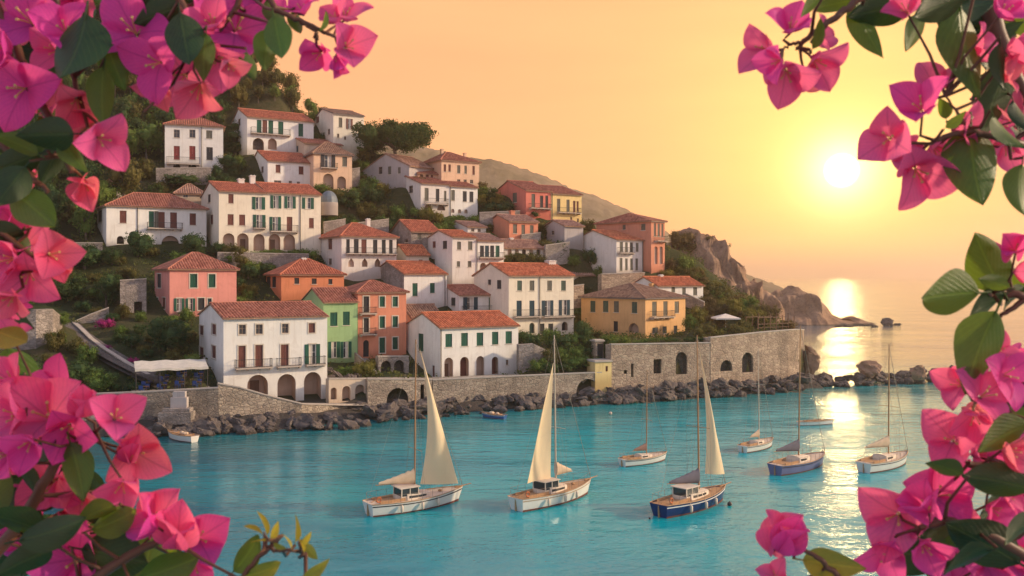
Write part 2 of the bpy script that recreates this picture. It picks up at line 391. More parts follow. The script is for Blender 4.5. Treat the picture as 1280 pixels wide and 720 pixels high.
def clip_line(poly, a):
    """v-range of the convex polygon at u = a"""
    vs = []
    for i in range(len(poly)):
        (u0, v0), (u1, v1) = poly[i], poly[(i + 1) % len(poly)]
        if (u0 - a) * (u1 - a) < 0: vs.append(v0 + (v1 - v0) * (a - u0) / (u1 - u0))
    return (min(vs), max(vs)) if len(vs) >= 2 else None
def slope(mb, pts, pitch=0.36):
    """a roof slope: plane, ribs of cover tiles running down it, thickness; pts[0]->pts[1] is the eave"""
    pts = [Vector(p) for p in pts]
    h = (pts[1] - pts[0]).normalized(); nrm = h.cross(pts[2] - pts[0]).normalized()
    if nrm.z < 0: nrm = -nrm
    wv = nrm.cross(h).normalized()
    if wv.z < 0: wv = -wv
    uv = [((p - pts[0]).dot(h), (p - pts[0]).dot(wv)) for p in pts]
    mb.poly(pts, 0, uv)
    low = [p - Vector((0, 0, 0.14)) for p in pts]; mb.poly(low[::-1], 1)
    for i in range(len(pts)):
        j = (i + 1) % len(pts); mb.poly([pts[i], low[i], low[j], pts[j]], 1)
    us = [q[0] for q in uv]; k = min(us) + pitch * 0.5
    r = pitch * 0.36
    while k < max(us):
        v = clip_line(uv, k)
        if v and v[1] - v[0] > 0.3:
            prof = [(-r, 0.0), (-r * 0.7, r * 0.75), (0, r), (r * 0.7, r * 0.75), (r, 0.0)]
            sag = random.uniform(-0.02, 0.02)
            rows = [[pts[0] + h * (k + a) + wv * vv + nrm * (b + (sag if e else 0) * 0.5) for a, b in prof] for e, vv in enumerate((v[0] - 0.03, v[1]))]
            mb.grid(rows, 0, [[(k + 0.02, vv)] * 5 for vv in v], smooth=False)
            mb.poly(rows[0], 1)
        k += pitch

def house(key, name_label, xl, xc, xr, ye, yb, ya=None, roof='g', wall='white', tl='red', yaw=30, D=None, F=(), L=(), bal=(), pipe=(), chim=(),
          sur=False, Y=None, dY=0.0, after=None, trim=True, down=2.6, cat='house', name='house', hipl=None, ext=0.35, ridge_ext=0, group='houses of the hillside village', stone_left=None, Wmin=0, ctrl=True, arcd=0.8, bs=0.30):
    a = R(yaw)
    if after:
        h0 = HOUSES[after]; c0 = h0['M'] @ Vector((h0['W'] + 0.004, 0, 0)); Y = c0.y; X = c0.x; zb = CAMH - (yb - HY) / FP * Y
        if D is None: D = h0['D']
    else:
        if Y is None: Y = yauto(xc, yb) + dY
        p = P(xc, yb, Y); X, zb = p.x, p.z
    ca, sa = math.cos(a), math.sin(a)
    kr = (xr - HX) / FP; W = max((kr * Y - X) / (ca - kr * sa), Wmin)
    if D is None:
        kl = (xl - HX) / FP; D = (X - kl * Y) / (sa + kl * ca)
        D = min(max(D, 2.5), 13.0)
    H = (yb - ye) / FP * Y
    M = Matrix.Translation((X, Y, zb)) @ Matrix.Rotation(a, 4, 'Z')
    HOUSES[key] = dict(M=M, W=W, D=D, H=H)
    root = empty(name, (X, Y, zb), a, name_label, cat, group)
    FF = Face((0, 0, 0), (1, 0, 0), (0, -1, 0)); FL = Face((0, 0, 0), (0, 1, 0), (-1, 0, 0))
    # apex height
    if ya is None: AH = H + 0.25 * min(W, D)
    else:
        loc = {'g': (0, D / 2), 'h': (min(D / 2, W * 0.45), D / 2), 'f': (W / 2, 0), 's': (0, D)}[roof]
        q = M @ Vector((*loc, 0)); AH = CAMH - (ya - HY) / FP * q.y - zb
        AH = min(max(AH, H + 0.12 * min(W, D)), H + 0.42 * min(W, D))
    # ---- openings
    holes = {0: [], 1: []}; todo = []
    def add(face, fi, span, it):
        cx, cy, w_, h_, ty, cl = it
        s0, z0 = face.hit(cx, cy, M); sA, _ = face.hit(cx - w_ / 2, cy, M); sB, _ = face.hit(cx + w_ / 2, cy, M)
        _, zA = face.hit(cx, cy + h_ / 2, M); _, zB = face.hit(cx, cy - h_ / 2, M)
        s0, s1 = min(sA, sB), max(sA, sB)
        sh = 0.0
        if ty == 'o':
            wd = s1 - s0; sh = wd * 0.27; s0 += sh; s1 -= sh
        mg = 0.14
        if s1 > span - mg: s0 -= s1 - span + mg; s1 = span - mg
        if s0 < mg: s1 = min(s1 + mg - s0, span - mg); s0 = mg
        z0, z1 = zA, zB
        if z1 > H - 0.18 and fi == 0: z0 -= z1 - (H - 0.18); z1 = H - 0.18
        if s1 - s0 < 0.12 or z1 - z0 < 0.15: return
        ok = all(s1 + 0.06 < q[0] or s0 - 0.06 > q[1] or z1 + 0.06 < q[2] or z0 - 0.06 > q[3] for q in holes[fi])
        ok = ok and z0 > -down + 0.1
        arch = ty in ('a', 'ad', 'p', 'ag')
        pts = arch_pts(s0, s1, z0, z1, ty == 'p') if arch else [(s0, z0), (s1, z0), (s1, z1), (s0, z1)]
        if ok: holes[fi].append((s0, s1, z0, z1, pts))
        todo.append((face, ok, s0, s1, z0, z1, sh, ty, cl, pts))
    for it in F: add(FF, 0, W, it)
    for it in L: add(FL, 1, D, it)
    # ---- walls
    mb = MB(); t = 0.0
    top = {'g': [(W, H), (0, H)], 'h': [(W, H), (0, H)], 'f': [(W, H), (W / 2, AH), (0, H)], 's': [(W, H), (0, H)]}[roof]
    wall_poly(mb, FF, [(0, -down), (W, -down)] + top, [q[4] for q in holes[0]], 0)
    topl = {'g': [(D, H), (D / 2, AH), (0, H)], 'h': [(D, H), (0, H)], 'f': [(D, H), (0, H)], 's': [(D, AH), (0, H)]}[roof]
    lm = 2 if stone_left else 0
    wall_poly(mb, FL, [(0, -down), (D, -down)] + topl, [q[4] for q in holes[1]], lm)
    FR = Face((W, 0, 0), (0, 1, 0), (1, 0, 0)); FB = Face((0, D, 0), (1, 0, 0), (0, 1, 0))
    wall_poly(mb, FR, [(0, -down), (D, -down)] + topl, [], 0)
    topb = {'g': [(W, H), (0, H)], 'h': [(W, H), (0, H)], 'f': [(W, H), (W / 2, AH), (0, H)], 's': [(W, AH), (0, AH)]}[roof]
    wall_poly(mb, FB, [(0, -down), (W, -down)] + topb, [], 0)
    for fi, face in ((0, FF), (1, FL)):
        for q in holes[fi]: reveal(mb, face, q[4], 0.16, lm if fi else 0)
    wob = mb.build('wall', [stucco(wall) if wall not in ('stone',) else STONEG, WHITE, STONEG], root)
    if trim and roof in 'gh':
        tb = MB()
        tb.box((-0.05, -0.10, H - 0.20), (W + 0.05, -0.003, H - 0.02)); tb.box((-0.02, -0.06, H - 0.28), (W + 0.02, -0.003, H - 0.20))
        if roof == 'h': tb.box((-0.10, 0.0, H - 0.20), (-0.003, D, H - 0.02))
        tb.build('cornice', WHITE if wall not in ('stone', 'greystone', 'beige') else SURR, root)
    # ---- windows, doors, arches
    for face, ok, s0, s1, z0, z1, sh, ty, cl, pts in todo:
        T = lambda s, d, z, face=face: face(s, z, d)
        dep = -0.16 if ok else 0.0
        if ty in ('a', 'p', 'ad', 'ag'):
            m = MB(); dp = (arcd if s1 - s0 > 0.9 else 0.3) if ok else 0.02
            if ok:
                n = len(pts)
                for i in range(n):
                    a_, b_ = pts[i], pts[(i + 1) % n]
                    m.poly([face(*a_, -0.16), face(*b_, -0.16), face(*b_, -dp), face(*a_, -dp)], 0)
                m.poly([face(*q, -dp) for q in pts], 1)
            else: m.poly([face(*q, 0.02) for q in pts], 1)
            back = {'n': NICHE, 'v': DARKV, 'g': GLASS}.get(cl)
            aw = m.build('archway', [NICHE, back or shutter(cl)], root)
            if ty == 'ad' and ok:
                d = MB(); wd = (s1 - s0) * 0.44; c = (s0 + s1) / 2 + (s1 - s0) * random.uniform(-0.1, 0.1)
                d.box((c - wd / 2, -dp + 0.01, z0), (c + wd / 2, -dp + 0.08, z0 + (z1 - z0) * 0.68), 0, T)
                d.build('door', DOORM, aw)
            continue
        fr = MB(); b = 0.05
        if sur:
            e = 0.13
            for q in ((s0 - e, s0 - 0.002, z0 - e, z1 + e), (s1 + 0.002, s1 + e, z0 - e, z1 + e), (s0, s1, z1 + 0.002, z1 + e), (s0, s1, z0 - e, z0 - 0.002)):
                fr.box((q[0], 0.004, q[2]), (q[1], 0.05, q[3]), 1, T)
        else: fr.box((s0 - 0.08, 0.003, z0 - 0.09), (s1 + 0.08, 0.09, z0 - 0.01), 1, T)
        for q in ((s0, s0 + b, z0, z1), (s1 - b, s1, z0, z1), (s0 + b, s1 - b, z1 - b, z1), (s0 + b, s1 - b, z0, z0 + b)):
            fr.box((q[0], dep + 0.015, q[2]), (q[1], dep + 0.07, q[3]), 0, T)
        frm = {'c': shutter(cl) if cl else WHITE, 'g': FRAME, 'o': WHITE, 'd': DOORM}[ty]
        if ty in 'go':
            c = (s0 + s1) / 2; fr.box((c - 0.025, dep + 0.02, z0 + b), (c + 0.025, dep + 0.06, z1 - b), 0, T)
            zz = z0 + (z1 - z0) * 0.6; fr.box((s0 + b, dep + 0.025, zz - 0.02), (c - 0.03, dep + 0.055, zz + 0.02), 0, T); fr.box((c + 0.03, dep + 0.025, zz - 0.02), (s1 - b, dep + 0.055, zz + 0.02), 0, T)
        win = fr.build('door' if ty == 'd' else 'window', [frm, SURR], root)
        if ty in 'go':
            pm = MB(); pm.poly([face(s0, z0, dep + 0.012), face(s1, z0, dep + 0.012), face(s1, z1, dep + 0.012), face(s0, z1, dep + 0.012)])
            if ty == 'o':     # a pale curtain drawn over part of the pane
                f0 = random.choice((0.0, 0.45)); wS = s1 - s0
                pm.poly([face(s0 + wS * f0, z0, dep + 0.016), face(s0 + wS * (f0 + 0.55), z0, dep + 0.016), face(s0 + wS * (f0 + 0.55), z1, dep + 0.016), face(s0 + wS * f0, z1, dep + 0.016)], 1)
            pm.build('pane', [GLASS, CURT], win)
        if ty == 'o':
            for q in ((s0 - sh, s0 - 0.02), (s1 + 0.02, s1 + sh)):
                k = MB(); k.box((q[0], 0.012, z0), (q[1], 0.06, z1), 0, T); k.build('shutter', shutter(cl), win)
        if ty == 'c':
            c = (s0 + s1) / 2
            for q in ((s0 + 0.012, c - 0.012), (c + 0.012, s1 - 0.012)):
                k = MB(); k.box((q[0], dep + 0.02, z0 + 0.02), (q[1], dep + 0.085, z1 - 0.02), 0, T); k.build('shutter', shutter(cl), win)
        if ty == 'd':
            k = MB(); k.box((s0 + b, dep + 0.01, z0 + 0.01), (s1 - b, dep + 0.05, z1 - b), 0, T); k.build('door_leaf', shutter(cl), win)
    # ---- balconies
    for x0, y0, x1, y1 in bal:
        sA, zt = FF.hit(x0, y0, M); sB, _ = FF.hit(x1, y0, M); _, z1_ = FF.hit((x0 + x1) / 2, y1, M); _, z0_ = FF.hit((x0 + x1) / 2, y0, M)
        sA = max(0.02, sA); sB = min(W - 0.02, sB); pr = 0.85
        m = MB(); m.box((sA, -pr, z1_ - 0.13), (sB, -0.003, z1_))
        n = max(2, int((sB - sA) / 1.1) + 1)
        for k in range(n):
            c = sA + 0.12 + (sB - sA - 0.24) * k / (n - 1); m.box((c - 0.07, -pr * 0.7, z1_ - 0.32), (c + 0.07, -0.004, z1_ - 0.132))
        bo = m.build('balcony', SLAB, root)
        r = MB(); hh = max(0.8, min(1.1, z0_ - z1_))
        pts = [(sA + 0.04, -0.03), (sA + 0.04, -pr + 0.04), (sB - 0.04, -pr + 0.04), (sB - 0.04, -0.03)]
        for q in range(3):
            (ax, ay), (bx, by) = pts[q], pts[q + 1]; L_ = math.hypot(bx - ax, by - ay); nb = max(2, int(L_ / 0.17))
            for zz in (0.1, hh): r.tube([(ax, ay, z1_ + zz), (bx, by, z1_ + zz)], 0.028, 4)
            for k in range(nb + 1):
                x = ax + (bx - ax) * k / nb; y = ay + (by - ay) * k / nb; r.tube([(x, y, z1_), (x, y, z1_ + hh)], 0.013, 3, cap=False)
        r.build('railing', IRON, bo)
    for px in pipe:
        s, _ = FF.hit(px, (ye + yb) / 2, M); m = MB(); m.tube([(s, -0.09, -down), (s, -0.09, H - 0.25), (s, -0.3, H - 0.04)], 0.06, 6); m.build('drainpipe', mat('zinc_pipe', m_plain, (0.16, 0.14, 0.12), 0.5, 0.2), root)
    # ---- roof
    rb = MB(); e = ext; g_ = 0.16
    if roof == 'g':
        rise = (AH - H) / (D / 2); dz = rise * e
        x0, x1 = -g_, W + g_
        if after: x0 = 0.0
        slope(rb, [(x0, -e, H - dz), (x1, -e, H - dz), (x1, D / 2, AH), (x0, D / 2, AH)])
        slope(rb, [(x1, D + e, H - dz), (x0, D + e, H - dz), (x0, D / 2, AH), (x1, D / 2, AH)])
        rb.tube([(x0 - 0.02, D / 2, AH + 0.03), (x1 + 0.02, D / 2, AH + 0.03)], 0.13, 6)
    elif roof == 'h':
        hd = min(D / 2, W * 0.45); rise = (AH - H) / (D / 2); dz = rise * e; ex = e; lx = (AH - H) / hd
        A, B, C_, E_ = (-e, -e, H - dz), (W + e, -e, H - dz), (W + e, D + e, H - dz), (-e, D + e, H - dz)
        p0, p1 = (hd, D / 2, AH), (max(W - hd, hd + 0.01), D / 2, AH)
        slope(rb, [A, B, p1, p0]); slope(rb, [B, C_, p1]); slope(rb, [C_, E_, p0, p1]); slope(rb, [E_, A, p0])
        for q in ((A, p0), (B, p1), (C_, p1), (E_, p0), (p0, p1)):
            rb.tube([Vector(q[0]) + Vector((0, 0, 0.03)), Vector(q[1]) + Vector((0, 0, 0.04))], 0.12, 6)
    elif roof == 'f':
        rise = (AH - H) / (W / 2); dz = rise * e
        slope(rb, [(-e, D + g_, H - dz), (-e, -g_, H - dz), (W / 2, -g_, AH), (W / 2, D + g_, AH)])
        slope(rb, [(W + e, -g_, H - dz), (W + e, D + g_, H - dz), (W / 2, D + g_, AH), (W / 2, -g_, AH)])
        rb.tube([(W / 2, -g_ - 0.02, AH + 0.03), (W / 2, D + g_, AH + 0.03)], 0.13, 6)
    else:
        rise = (AH - H) / D
        slope(rb, [(-g_, -e, H - rise * e), (W + g_, -e, H - rise * e), (W + g_, D + 0.1, AH + rise * 0.1), (-g_, D + 0.1, AH + rise * 0.1)])
    ro = rb.build('roof', [tile(tl), tile('brown' if tl not in ('brown', 'slate') else 'slate')], root)
    for cx, y0, y1, cw in chim:
        yl = D * 0.5
        fc = Face((0, yl, 0), (1, 0, 0), (0, -1, 0)); s, zt = fc.hit(cx, y0, M); wd = cw / FP * Y * 0.55
        s = min(max(s, wd), W - wd)
        m = MB(); zlow = H + 0.1
        m.box((s - wd, yl - wd, zlow), (s + wd, yl + wd, zt - 0.22)); m.box((s - wd - 0.08, yl - wd - 0.08, zt - 0.218), (s + wd + 0.08, yl + wd + 0.08, zt - 0.10))
        for q in (-1, 1): m.box((s + q * wd * 0.6 - 0.07, yl - wd, zt - 0.098), (s + q * wd * 0.6 + 0.07, yl + wd, zt))
        m.build('chimney', stucco('offwhite' if wall in ('white', 'cream', 'offwhite', 'orange') else wall if wall != 'stone' else 'beige'), ro)
    # ---- ground the house stands on
    if ctrl:
        for q, z in (((0, 0), 0.0), ((W, 0), 0.0), ((0, D), bs * D), ((W, D), bs * D), ((W / 2, -0.8), -0.3)):
            p = M @ Vector((*q, 0)); CTRL.append((p.x, p.y, zb + z - 0.1))
        if yaw > 40:
            for q in ((-1.5, D * 0.3), (-1.5, D * 0.65), (-1.5, D), (-4, D * 0.5), (-4, D), (-1, D + 2)):
                p = M @ Vector((*q, 0)); CTRL.append((p.x, p.y, zb - 0.3))
    return root

# row by row from the top of the hill; every number below is a corner, eave or opening read off the photograph
house('A', 'plain white house with two red shuttered doors, highest on the left beside the dark wood', None, 206, 279, 154, 209, 146, 'h', 'white', 'rust', yaw=20, D=8, pipe=(252,),
      F=[(221, 167, 7.5, 10, 'g', ''), (240.5, 167, 7.5, 10, 'g', ''), (261.5, 168, 7.5, 10, 'c', 'gy'), (221, 191, 7.5, 17, 'c', 'rd'), (240.5, 191, 7.5, 17, 'c', 'rd'), (262, 192, 8, 16, 'c', 'dk'),
         (221, 207, 9, 5, 'a', 'v'), (240.5, 207, 10, 5, 'a', 'v')], bal=[(208, 197, 250, 205)])
house('B', 'long white house with green shutters over two arches, topmost in the middle of the hill', 287, 309, 392, 145, 188, 135.5, 'g', 'white', 'red',
      F=[(324, 158.5, 6, 17, 'c', 'gr'), (331, 158, 6, 16, 'c', 'br'), (338.5, 159, 6, 17, 'c', 'gr'), (351, 160.5, 6.5, 17, 'c', 'gr'), (376, 162.5, 6, 16, 'c', 'gr'), (323, 180, 14, 15, 'a', 'v'), (340.5, 180, 11, 14, 'a', 'n')],
      L=[(299, 153, 3, 9, 'g', '')], bal=[(313, 161, 362, 168)])
house('C', 'tall cream house on the skyline with a shaded left gable, left of the big pine', 384, 416.7, 455, 141, 186, 135.5, 'g', 'cream', 'brown',
      F=[(425.6, 153, 4.5, 12, 'c', 'gy'), (436.7, 155, 8, 13, 'o', 'br'), (446.5, 158, 3.5, 10, 'c', 'gy'), (422.7, 169.6, 2.6, 5, 'g', ''), (431.5, 172.5, 2.6, 4, 'g', '')],
      L=[(396.8, 149.8, 4, 8, 'c', 'br'), (411, 164.7, 3, 7, 'g', '')])
house('LL', 'low beige house wing with one dark window, tucked behind the arched peach house', 355, 380, 428, 178, 200, 171, 'g', 'beige', 'rust', L=[(368.6, 187.5, 8.5, 8, 'c', 'bl')])
house('D', 'small white house with two brown windows and red roof, below the long white arched house', 306, 334.6, 391, 200, 233, 188.5, 'g', 'white', 'red',
      F=[(347.6, 210.8, 6, 10, 'c', 'br'), (376.4, 213, 6, 10, 'c', 'br'), (347, 227.5, 9, 4, 'g', ''), (363, 228, 4, 4, 'g', ''), (373, 229, 4, 4, 'g', '')], L=[(317.7, 213, 3, 8, 'g', ''), (327.8, 212, 3, 8, 'g', '')])
house('D2', 'peach house with hipped grey tile roof over a tall arch, beside the small white house', 378, 392, 440, 190, 236, 178, 'h', 'peach', 'brown', yaw=27,
      F=[(410, 201.5, 18, 16, 'o', 'dk'), (430.9, 202, 6, 12, 'c', 'gy'), (410.4, 226.5, 13, 19, 'a', 'n'), (427, 228, 11, 15, 'a', 'n')], bal=[(400, 205, 421, 210)])
house('K', 'bare grey stone house showing a windowed blank gable, under the big pine', 454, 511.5, 519, 206.5, 235, 192, 'g', 'greystone', 'dull', yaw=52, Wmin=7,
      L=[(475.6, 213, 4.5, 9, 'g', ''), (487, 213, 4, 10, 'c', 'gy'), (499, 213, 3.5, 8, 'c', 'gy')])
house('L2', 'low peach wing with sloping red roof, joined left of the hipped peach skyline house', 519, 522, 553, 216, 230, 204, 's', 'peach', 'rust', D=5, yaw=28,
      F=[(527, 220, 4, 5, 'c', 'br'), (534, 220.5, 4, 5, 'c', 'br'), (540, 221, 3, 5, 'c', 'br')])
house('L', 'peach house with hipped roof and tall windows, on the skyline right of the pine', 522, 551.8, 599, 199, 233, 190.5, 'h', 'peach', 'rust', chim=[(552.5, 186, 193, 3), (581, 191, 198, 3)],
      F=[(556, 210, 3, 9, 'c', 'br'), (562, 210, 3, 9, 'c', 'br'), (573.4, 211.5, 4, 10, 'c', 'gy'), (582, 212, 3.2, 10, 'c', 'gy'), (592, 213, 3, 11, 'c', 'br'), (573.5, 226.4, 4, 4.5, 'g', ''), (581.5, 226.6, 4, 4.5, 'g', ''), (589.5, 227, 4, 4.5, 'g', '')])
house('M', 'lavender gabled house with railed balcony over two low arches, below the skyline peach house', 480.4, 526, 561, 228.4, 263, 220, 'g', 'offwhite', 'rust',
      F=[(533.3, 243, 5, 16, 'c', 'gy'), (547, 244, 4.5, 16, 'c', 'dk'), (556.5, 245, 3, 13, 'c', 'gy'), (535, 259.5, 10, 7, 'a', 'n'), (551.5, 259.5, 10, 7, 'a', 'n')], L=[(497.3, 237.7, 3.5, 8.5, 'g', ''), (513.5, 236.7, 5, 9, 'g', '')], bal=[(530, 248.5, 559, 255)])
house('M2', 'bright white house end with one pair of dark shutters, joined to the lavender gabled house', None, 561, 597, 232, 269, 223.5, 'g', 'white', 'rust', after='M', pipe=(563,),
      F=[(566.3, 244, 4.5, 13, 'c', 'gy'), (581, 245.5, 5, 13, 'c', 'dk'), (589.3, 246, 5, 13, 'c', 'dk'), (566, 263.5, 4, 5, 'a', 'n'), (574.5, 264, 4, 5, 'a', 'n'), (582.5, 264.3, 4, 5, 'a', 'n')])
house('N', 'coral red house with long shaded side and railed balcony, upper right of the village', 608, 657.5, 688.6, 237, 268, 225.5, 'g', 'red', 'rust', ridge_ext=0, chim=[(671, 227.5, 233, 6)],
      F=[(666.6, 250.7, 4.5, 16.5, 'c', 'gy'), (677, 252, 4, 15, 'c', 'dk'), (683.4, 252, 3.5, 15, 'c', 'dk')], L=[(643.3, 247, 5.5, 12, 'c', 'gy'), (624.4, 247, 5, 8, 'a', 'v')], bal=[(661, 255, 687, 260.5)])
house('N2', 'pale yellow house end with tall windows over a balcony, joined to the coral red house', None, 689, 727, 241, 278, 231, 'g', 'yellow', 'rust', after='N', pipe=(690,),
      F=[(698.3, 256.4, 4.2, 16, 'c', 'gy'), (710, 257, 4, 15, 'c', 'gy'), (717.8, 259, 3, 16, 'c', 'br'), (722, 259.5, 2.6, 16, 'c', 'br'), (714, 274, 2.4, 5, 'g', ''), (722.4, 275.5, 2.4, 5, 'g', '')], bal=[(696, 260, 724, 266)])
house('F2', 'tiny pale house with a single door and hipped roof, behind the left white house', None, 131, 160, 228.5, 250, 217, 'h', 'offwhite', 'rust', yaw=26, D=5, F=[(141.4, 239.5, 6, 14, 'c', 'br')])
house('F', 'wide white house with hipped roof and red and green shutters, leftmost of the large houses', 116.5, 133, 258, 255.5, 306, 241, 'h', 'white', 'rust', yaw=32, pipe=(172,), D=9,
      F=[(153.9, 271, 8.5, 15.5, 'c', 'br'), (189.3, 274, 6.5, 20, 'c', 'gr'), (195.5, 274, 5, 20, 'c', 'gy'), (202, 275, 8, 20, 'c', 'br'), (217, 275.5, 8.5, 20, 'c', 'br'), (241, 274, 8, 14.5, 'c', 'br'), (212.8, 303, 22, 17, 'a', 'n'), (150.6, 300, 9, 10, 'a', 'v')],
      L=[(120.5, 272, 5, 14, 'c', 'dk')], bal=[(183.6, 278.5, 227.4, 285.5)])
house('G', 'low shed with brown tiled roof, between left white house and arcaded cream house', None, 219, 256, 240, 250, 230, 'h', 'beige', 'dull', yaw=24, D=5, trim=False, F=[(232, 243, 6, 5, 'g', '')])
house('E', 'cream arcaded house with three arches and brown shutters, left half of the long pair', 245, 273.6, 332, 238, 314, 227, 'g', 'cream', 'red', chim=[(301, 223, 237, 7), (317.5, 219, 231, 6)], Wmin=0,
      F=[(288.7, 248.3, 6.5, 11.5, 'c', 'br'), (288.3, 274.5, 7.5, 13.5, 'c', 'br'), (302.7, 275, 7.5, 13.5, 'c', 'br'), (323.3, 254, 16, 15.5, 'o', 'gr'), (324, 277, 15.5, 17, 'o', 'gr'), (286, 302.5, 14.5, 22, 'a', 'n'), (303.6, 302.5, 14.5, 22, 'ad', 'n'), (324.2, 303, 14, 21, 'a', 'n')],
      L=[(261.4, 248, 3.5, 10, 'c', 'dk'), (264.5, 274.5, 3.5, 12, 'c', 'br')], bal=[(316, 283.5, 331, 285)])
house('E2', 'cream house with green shuttered top windows and a drainpipe, right half of long pair', None, 332.5, 401, 240, 314, 228, 'g', 'cream', 'red', after='E', pipe=(375.3,),
      F=[(344.8, 252.5, 13.5, 16, 'o', 'gr'), (362.6, 253, 14, 15, 'o', 'gr'), (385, 254, 14.5, 14, 'o', 'gr'), (344, 279.7, 14, 17, 'o', 'gr'), (362, 280, 7, 18, 'c', 'br'), (389.3, 278.8, 6, 12.5, 'c', 'br'), (343.2, 303, 14.5, 21, 'ad', 'n'), (361.7, 303, 14.5, 20, 'a', 'n')],
      bal=[(337, 281.5, 371.5, 289.5)])
house('J', 'cream house with pointed little arches under a long balcony, right of the arcaded pair', 383.5, 427, 495.5, 294.3, 345, 279, 'h', 'offwhite', 'red', chim=[(460, 273, 284, 4.5)],
      F=[(435, 308, 4.5, 18, 'c', 'dk'), (445.3, 308, 6, 18, 'c', 'dk'), (455, 308, 6.5, 17.5, 'c', 'br'), (469, 308.5, 5.5, 17.5, 'c', 'dk'), (479.7, 308.5, 5, 17.5, 'c', 'dk'), (488.6, 308.5, 4.5, 17.5, 'c', 'dk'), (439, 328, 7, 11, 'p', 'n'), (456, 328, 7, 11, 'p', 'n'), (472, 328, 7, 11, 'p', 'n'), (486, 327.5, 4, 4, 'g', '')],
      L=[(412.6, 305, 5, 13, 'c', 'br'), (412.6, 327, 4, 8, 'g', '')], bal=[(432, 310, 494.5, 317)])
house('Q', 'old grey stone cottage with a rust roof, behind the centre white gabled house', 487, 514, 549, 288.5, 315, 275, 'g', 'stone', 'red', stone_left=True, F=[(524, 296, 4, 7, 'c', 'gy')], L=[(508, 301, 4, 4, 'g', '')])
house('PP', 'low cottage with a sunlit tan roof, left of the small coral house', 557, 584.5, 607.5, 283, 297, 276.5, 'g', 'offwhite', 'dull', F=[(591, 287.5, 4, 4, 'g', ''), (599, 288, 4, 4, 'g', '')])
house('O', 'small coral house with three shuttered windows and a chimney, centre of the upper rows', 608, 636.6, 672.5, 276, 300, 268, 'g', 'coral', 'dull', chim=[(640, 263, 272, 5)],
      F=[(643.8, 286, 5, 11.5, 'c', 'gy'), (654, 287, 4.5, 12, 'c', 'gy'), (664.7, 287.5, 4.5, 12, 'c', 'gy')])
house('EE', 'grey gabled cottage with a windowless side, between the yellow house end and the lavender gable', 678.5, 705.7, 729, 281.8, 305, 275, 'g', 'greystone', 'dull', L=[(691, 291, 3.5, 5, 'g', '')])
house('CC', 'tall terracotta house with hipped roof and columned cream front, rightmost on the village skyline', 753.4, 814, 831, 275.4, 338, 264.5, 'h', 'terracotta', 'rust', yaw=42, D=12.5, bs=0.05,
      F=[(818.6, 287, 2.6, 16, 'c', 'gy'), (823.4, 287.5, 2.6, 16, 'c', 'gy'), (828, 288, 2.4, 16, 'c', 'gy'), (820, 319, 4, 22, 'a', 'n'), (826.5, 319, 4, 22, 'a', 'n')], L=[(804, 283.8, 5.5, 8, 'c', 'gy'), (780, 284, 4, 6, 'c', 'gy')], bal=[(817.5, 297, 830.5, 301)])
house('DD', 'house with a big blank lavender gable and two-storey cream front, below the terracotta house', 713.5, 770.5, 804, 298.8, 340, 287.5, 'g', 'offwhite', 'orange', yaw=34, pipe=(803,),
      F=[(776.7, 308.5, 4, 12, 'c', 'gy'), (783, 309, 3.5, 12, 'c', 'gy'), (789.3, 309, 4, 12, 'c', 'dk'), (796.5, 309, 3.6, 11, 'c', 'gy'), (776.3, 330.5, 3.6, 16, 'c', 'gy'), (783, 330.5, 3.2, 15, 'c', 'gy'), (789.4, 330.5, 3.4, 15, 'c', 'gy'), (796, 330.5, 3.4, 15, 'c', 'gy')], bal=[(771.5, 309.5, 790, 316)])
house('FFF', 'long low outbuilding with a pale roof and open porch arches, under the small coral house', None, 630, 681, 309, 321, 299, 'g', 'offwhite', 'dull', yaw=28, D=6,
      F=[(637, 315, 5, 8, 'a', 'n'), (646, 315, 5, 8, 'a', 'n'), (655, 315, 5, 8, 'a', 'v'), (664, 315, 5, 8, 'a', 'n'), (673, 315, 5, 8, 'a', 'v')], chim=[(639, 297, 304, 4)])
house('S', 'little lean cottage with an orange roof, wedged left of the centre white house', 496, 508, 536, 318, 333, 306, 'g', 'cream', 'orange', F=[(526, 326, 5, 3, 'g', '')], D=6)
house('Rr', 'tall white gabled house with four small windows, in the very centre of the village', 532.4, 565.4, 595, 295.6, 356, 287.5, 'g', 'offwhite', 'orange',
      F=[(573.8, 307, 5, 10, 'c', 'gy'), (587.8, 307, 5.5, 10.5, 'c', 'gy'), (573, 330, 4, 7, 'c', 'gy'), (587, 330, 4.5, 7.5, 'c', 'gy')], L=[(542.5, 305.7, 4, 8, 'c', 'br'), (556, 306, 5.5, 10, 'c', 'dk'), (541.7, 326.7, 3.5, 6, 'g', '')])
house('R2', 'white house with a deep columned loggia, joined to the tall centre gable', None, 595, 629.6, 300, 352, 291.5, 'g', 'white', 'dull', after='Rr', pipe=(596,),
      F=[(602.5, 314, 5, 14, 'c', 'dk'), (608.8, 314, 5, 14, 'c', 'bl'), (615.2, 314, 5, 14, 'c', 'dk'), (622, 314, 5, 14, 'c', 'gr'), (604, 333, 8, 9, 'a', 'n')], bal=[(598, 316, 628.5, 322)])
house('Hh', 'square salmon pink house with a pyramid roof and white string course, left of centre', 183.3, 212, 295.6, 335, 395, 316, 'h', 'pink', 'rust', yaw=33, D=9, sur=True,
      F=[(242, 351, 9, 17, 'c', 'gr'), (265, 351, 8.5, 16.5, 'c', 'gr'), (224, 381, 13, 16, 'o', 'gr'), (238, 381, 12, 16, 'o', 'gr'), (251.5, 380, 8, 15, 'c', 'dk'), (262, 379, 5, 12, 'c', 'bl')],
      L=[(199, 351, 5, 17, 'c', 'dk'), (196, 379, 4, 14, 'd', 'br'), (205, 379, 4, 14, 'd', 'br')])
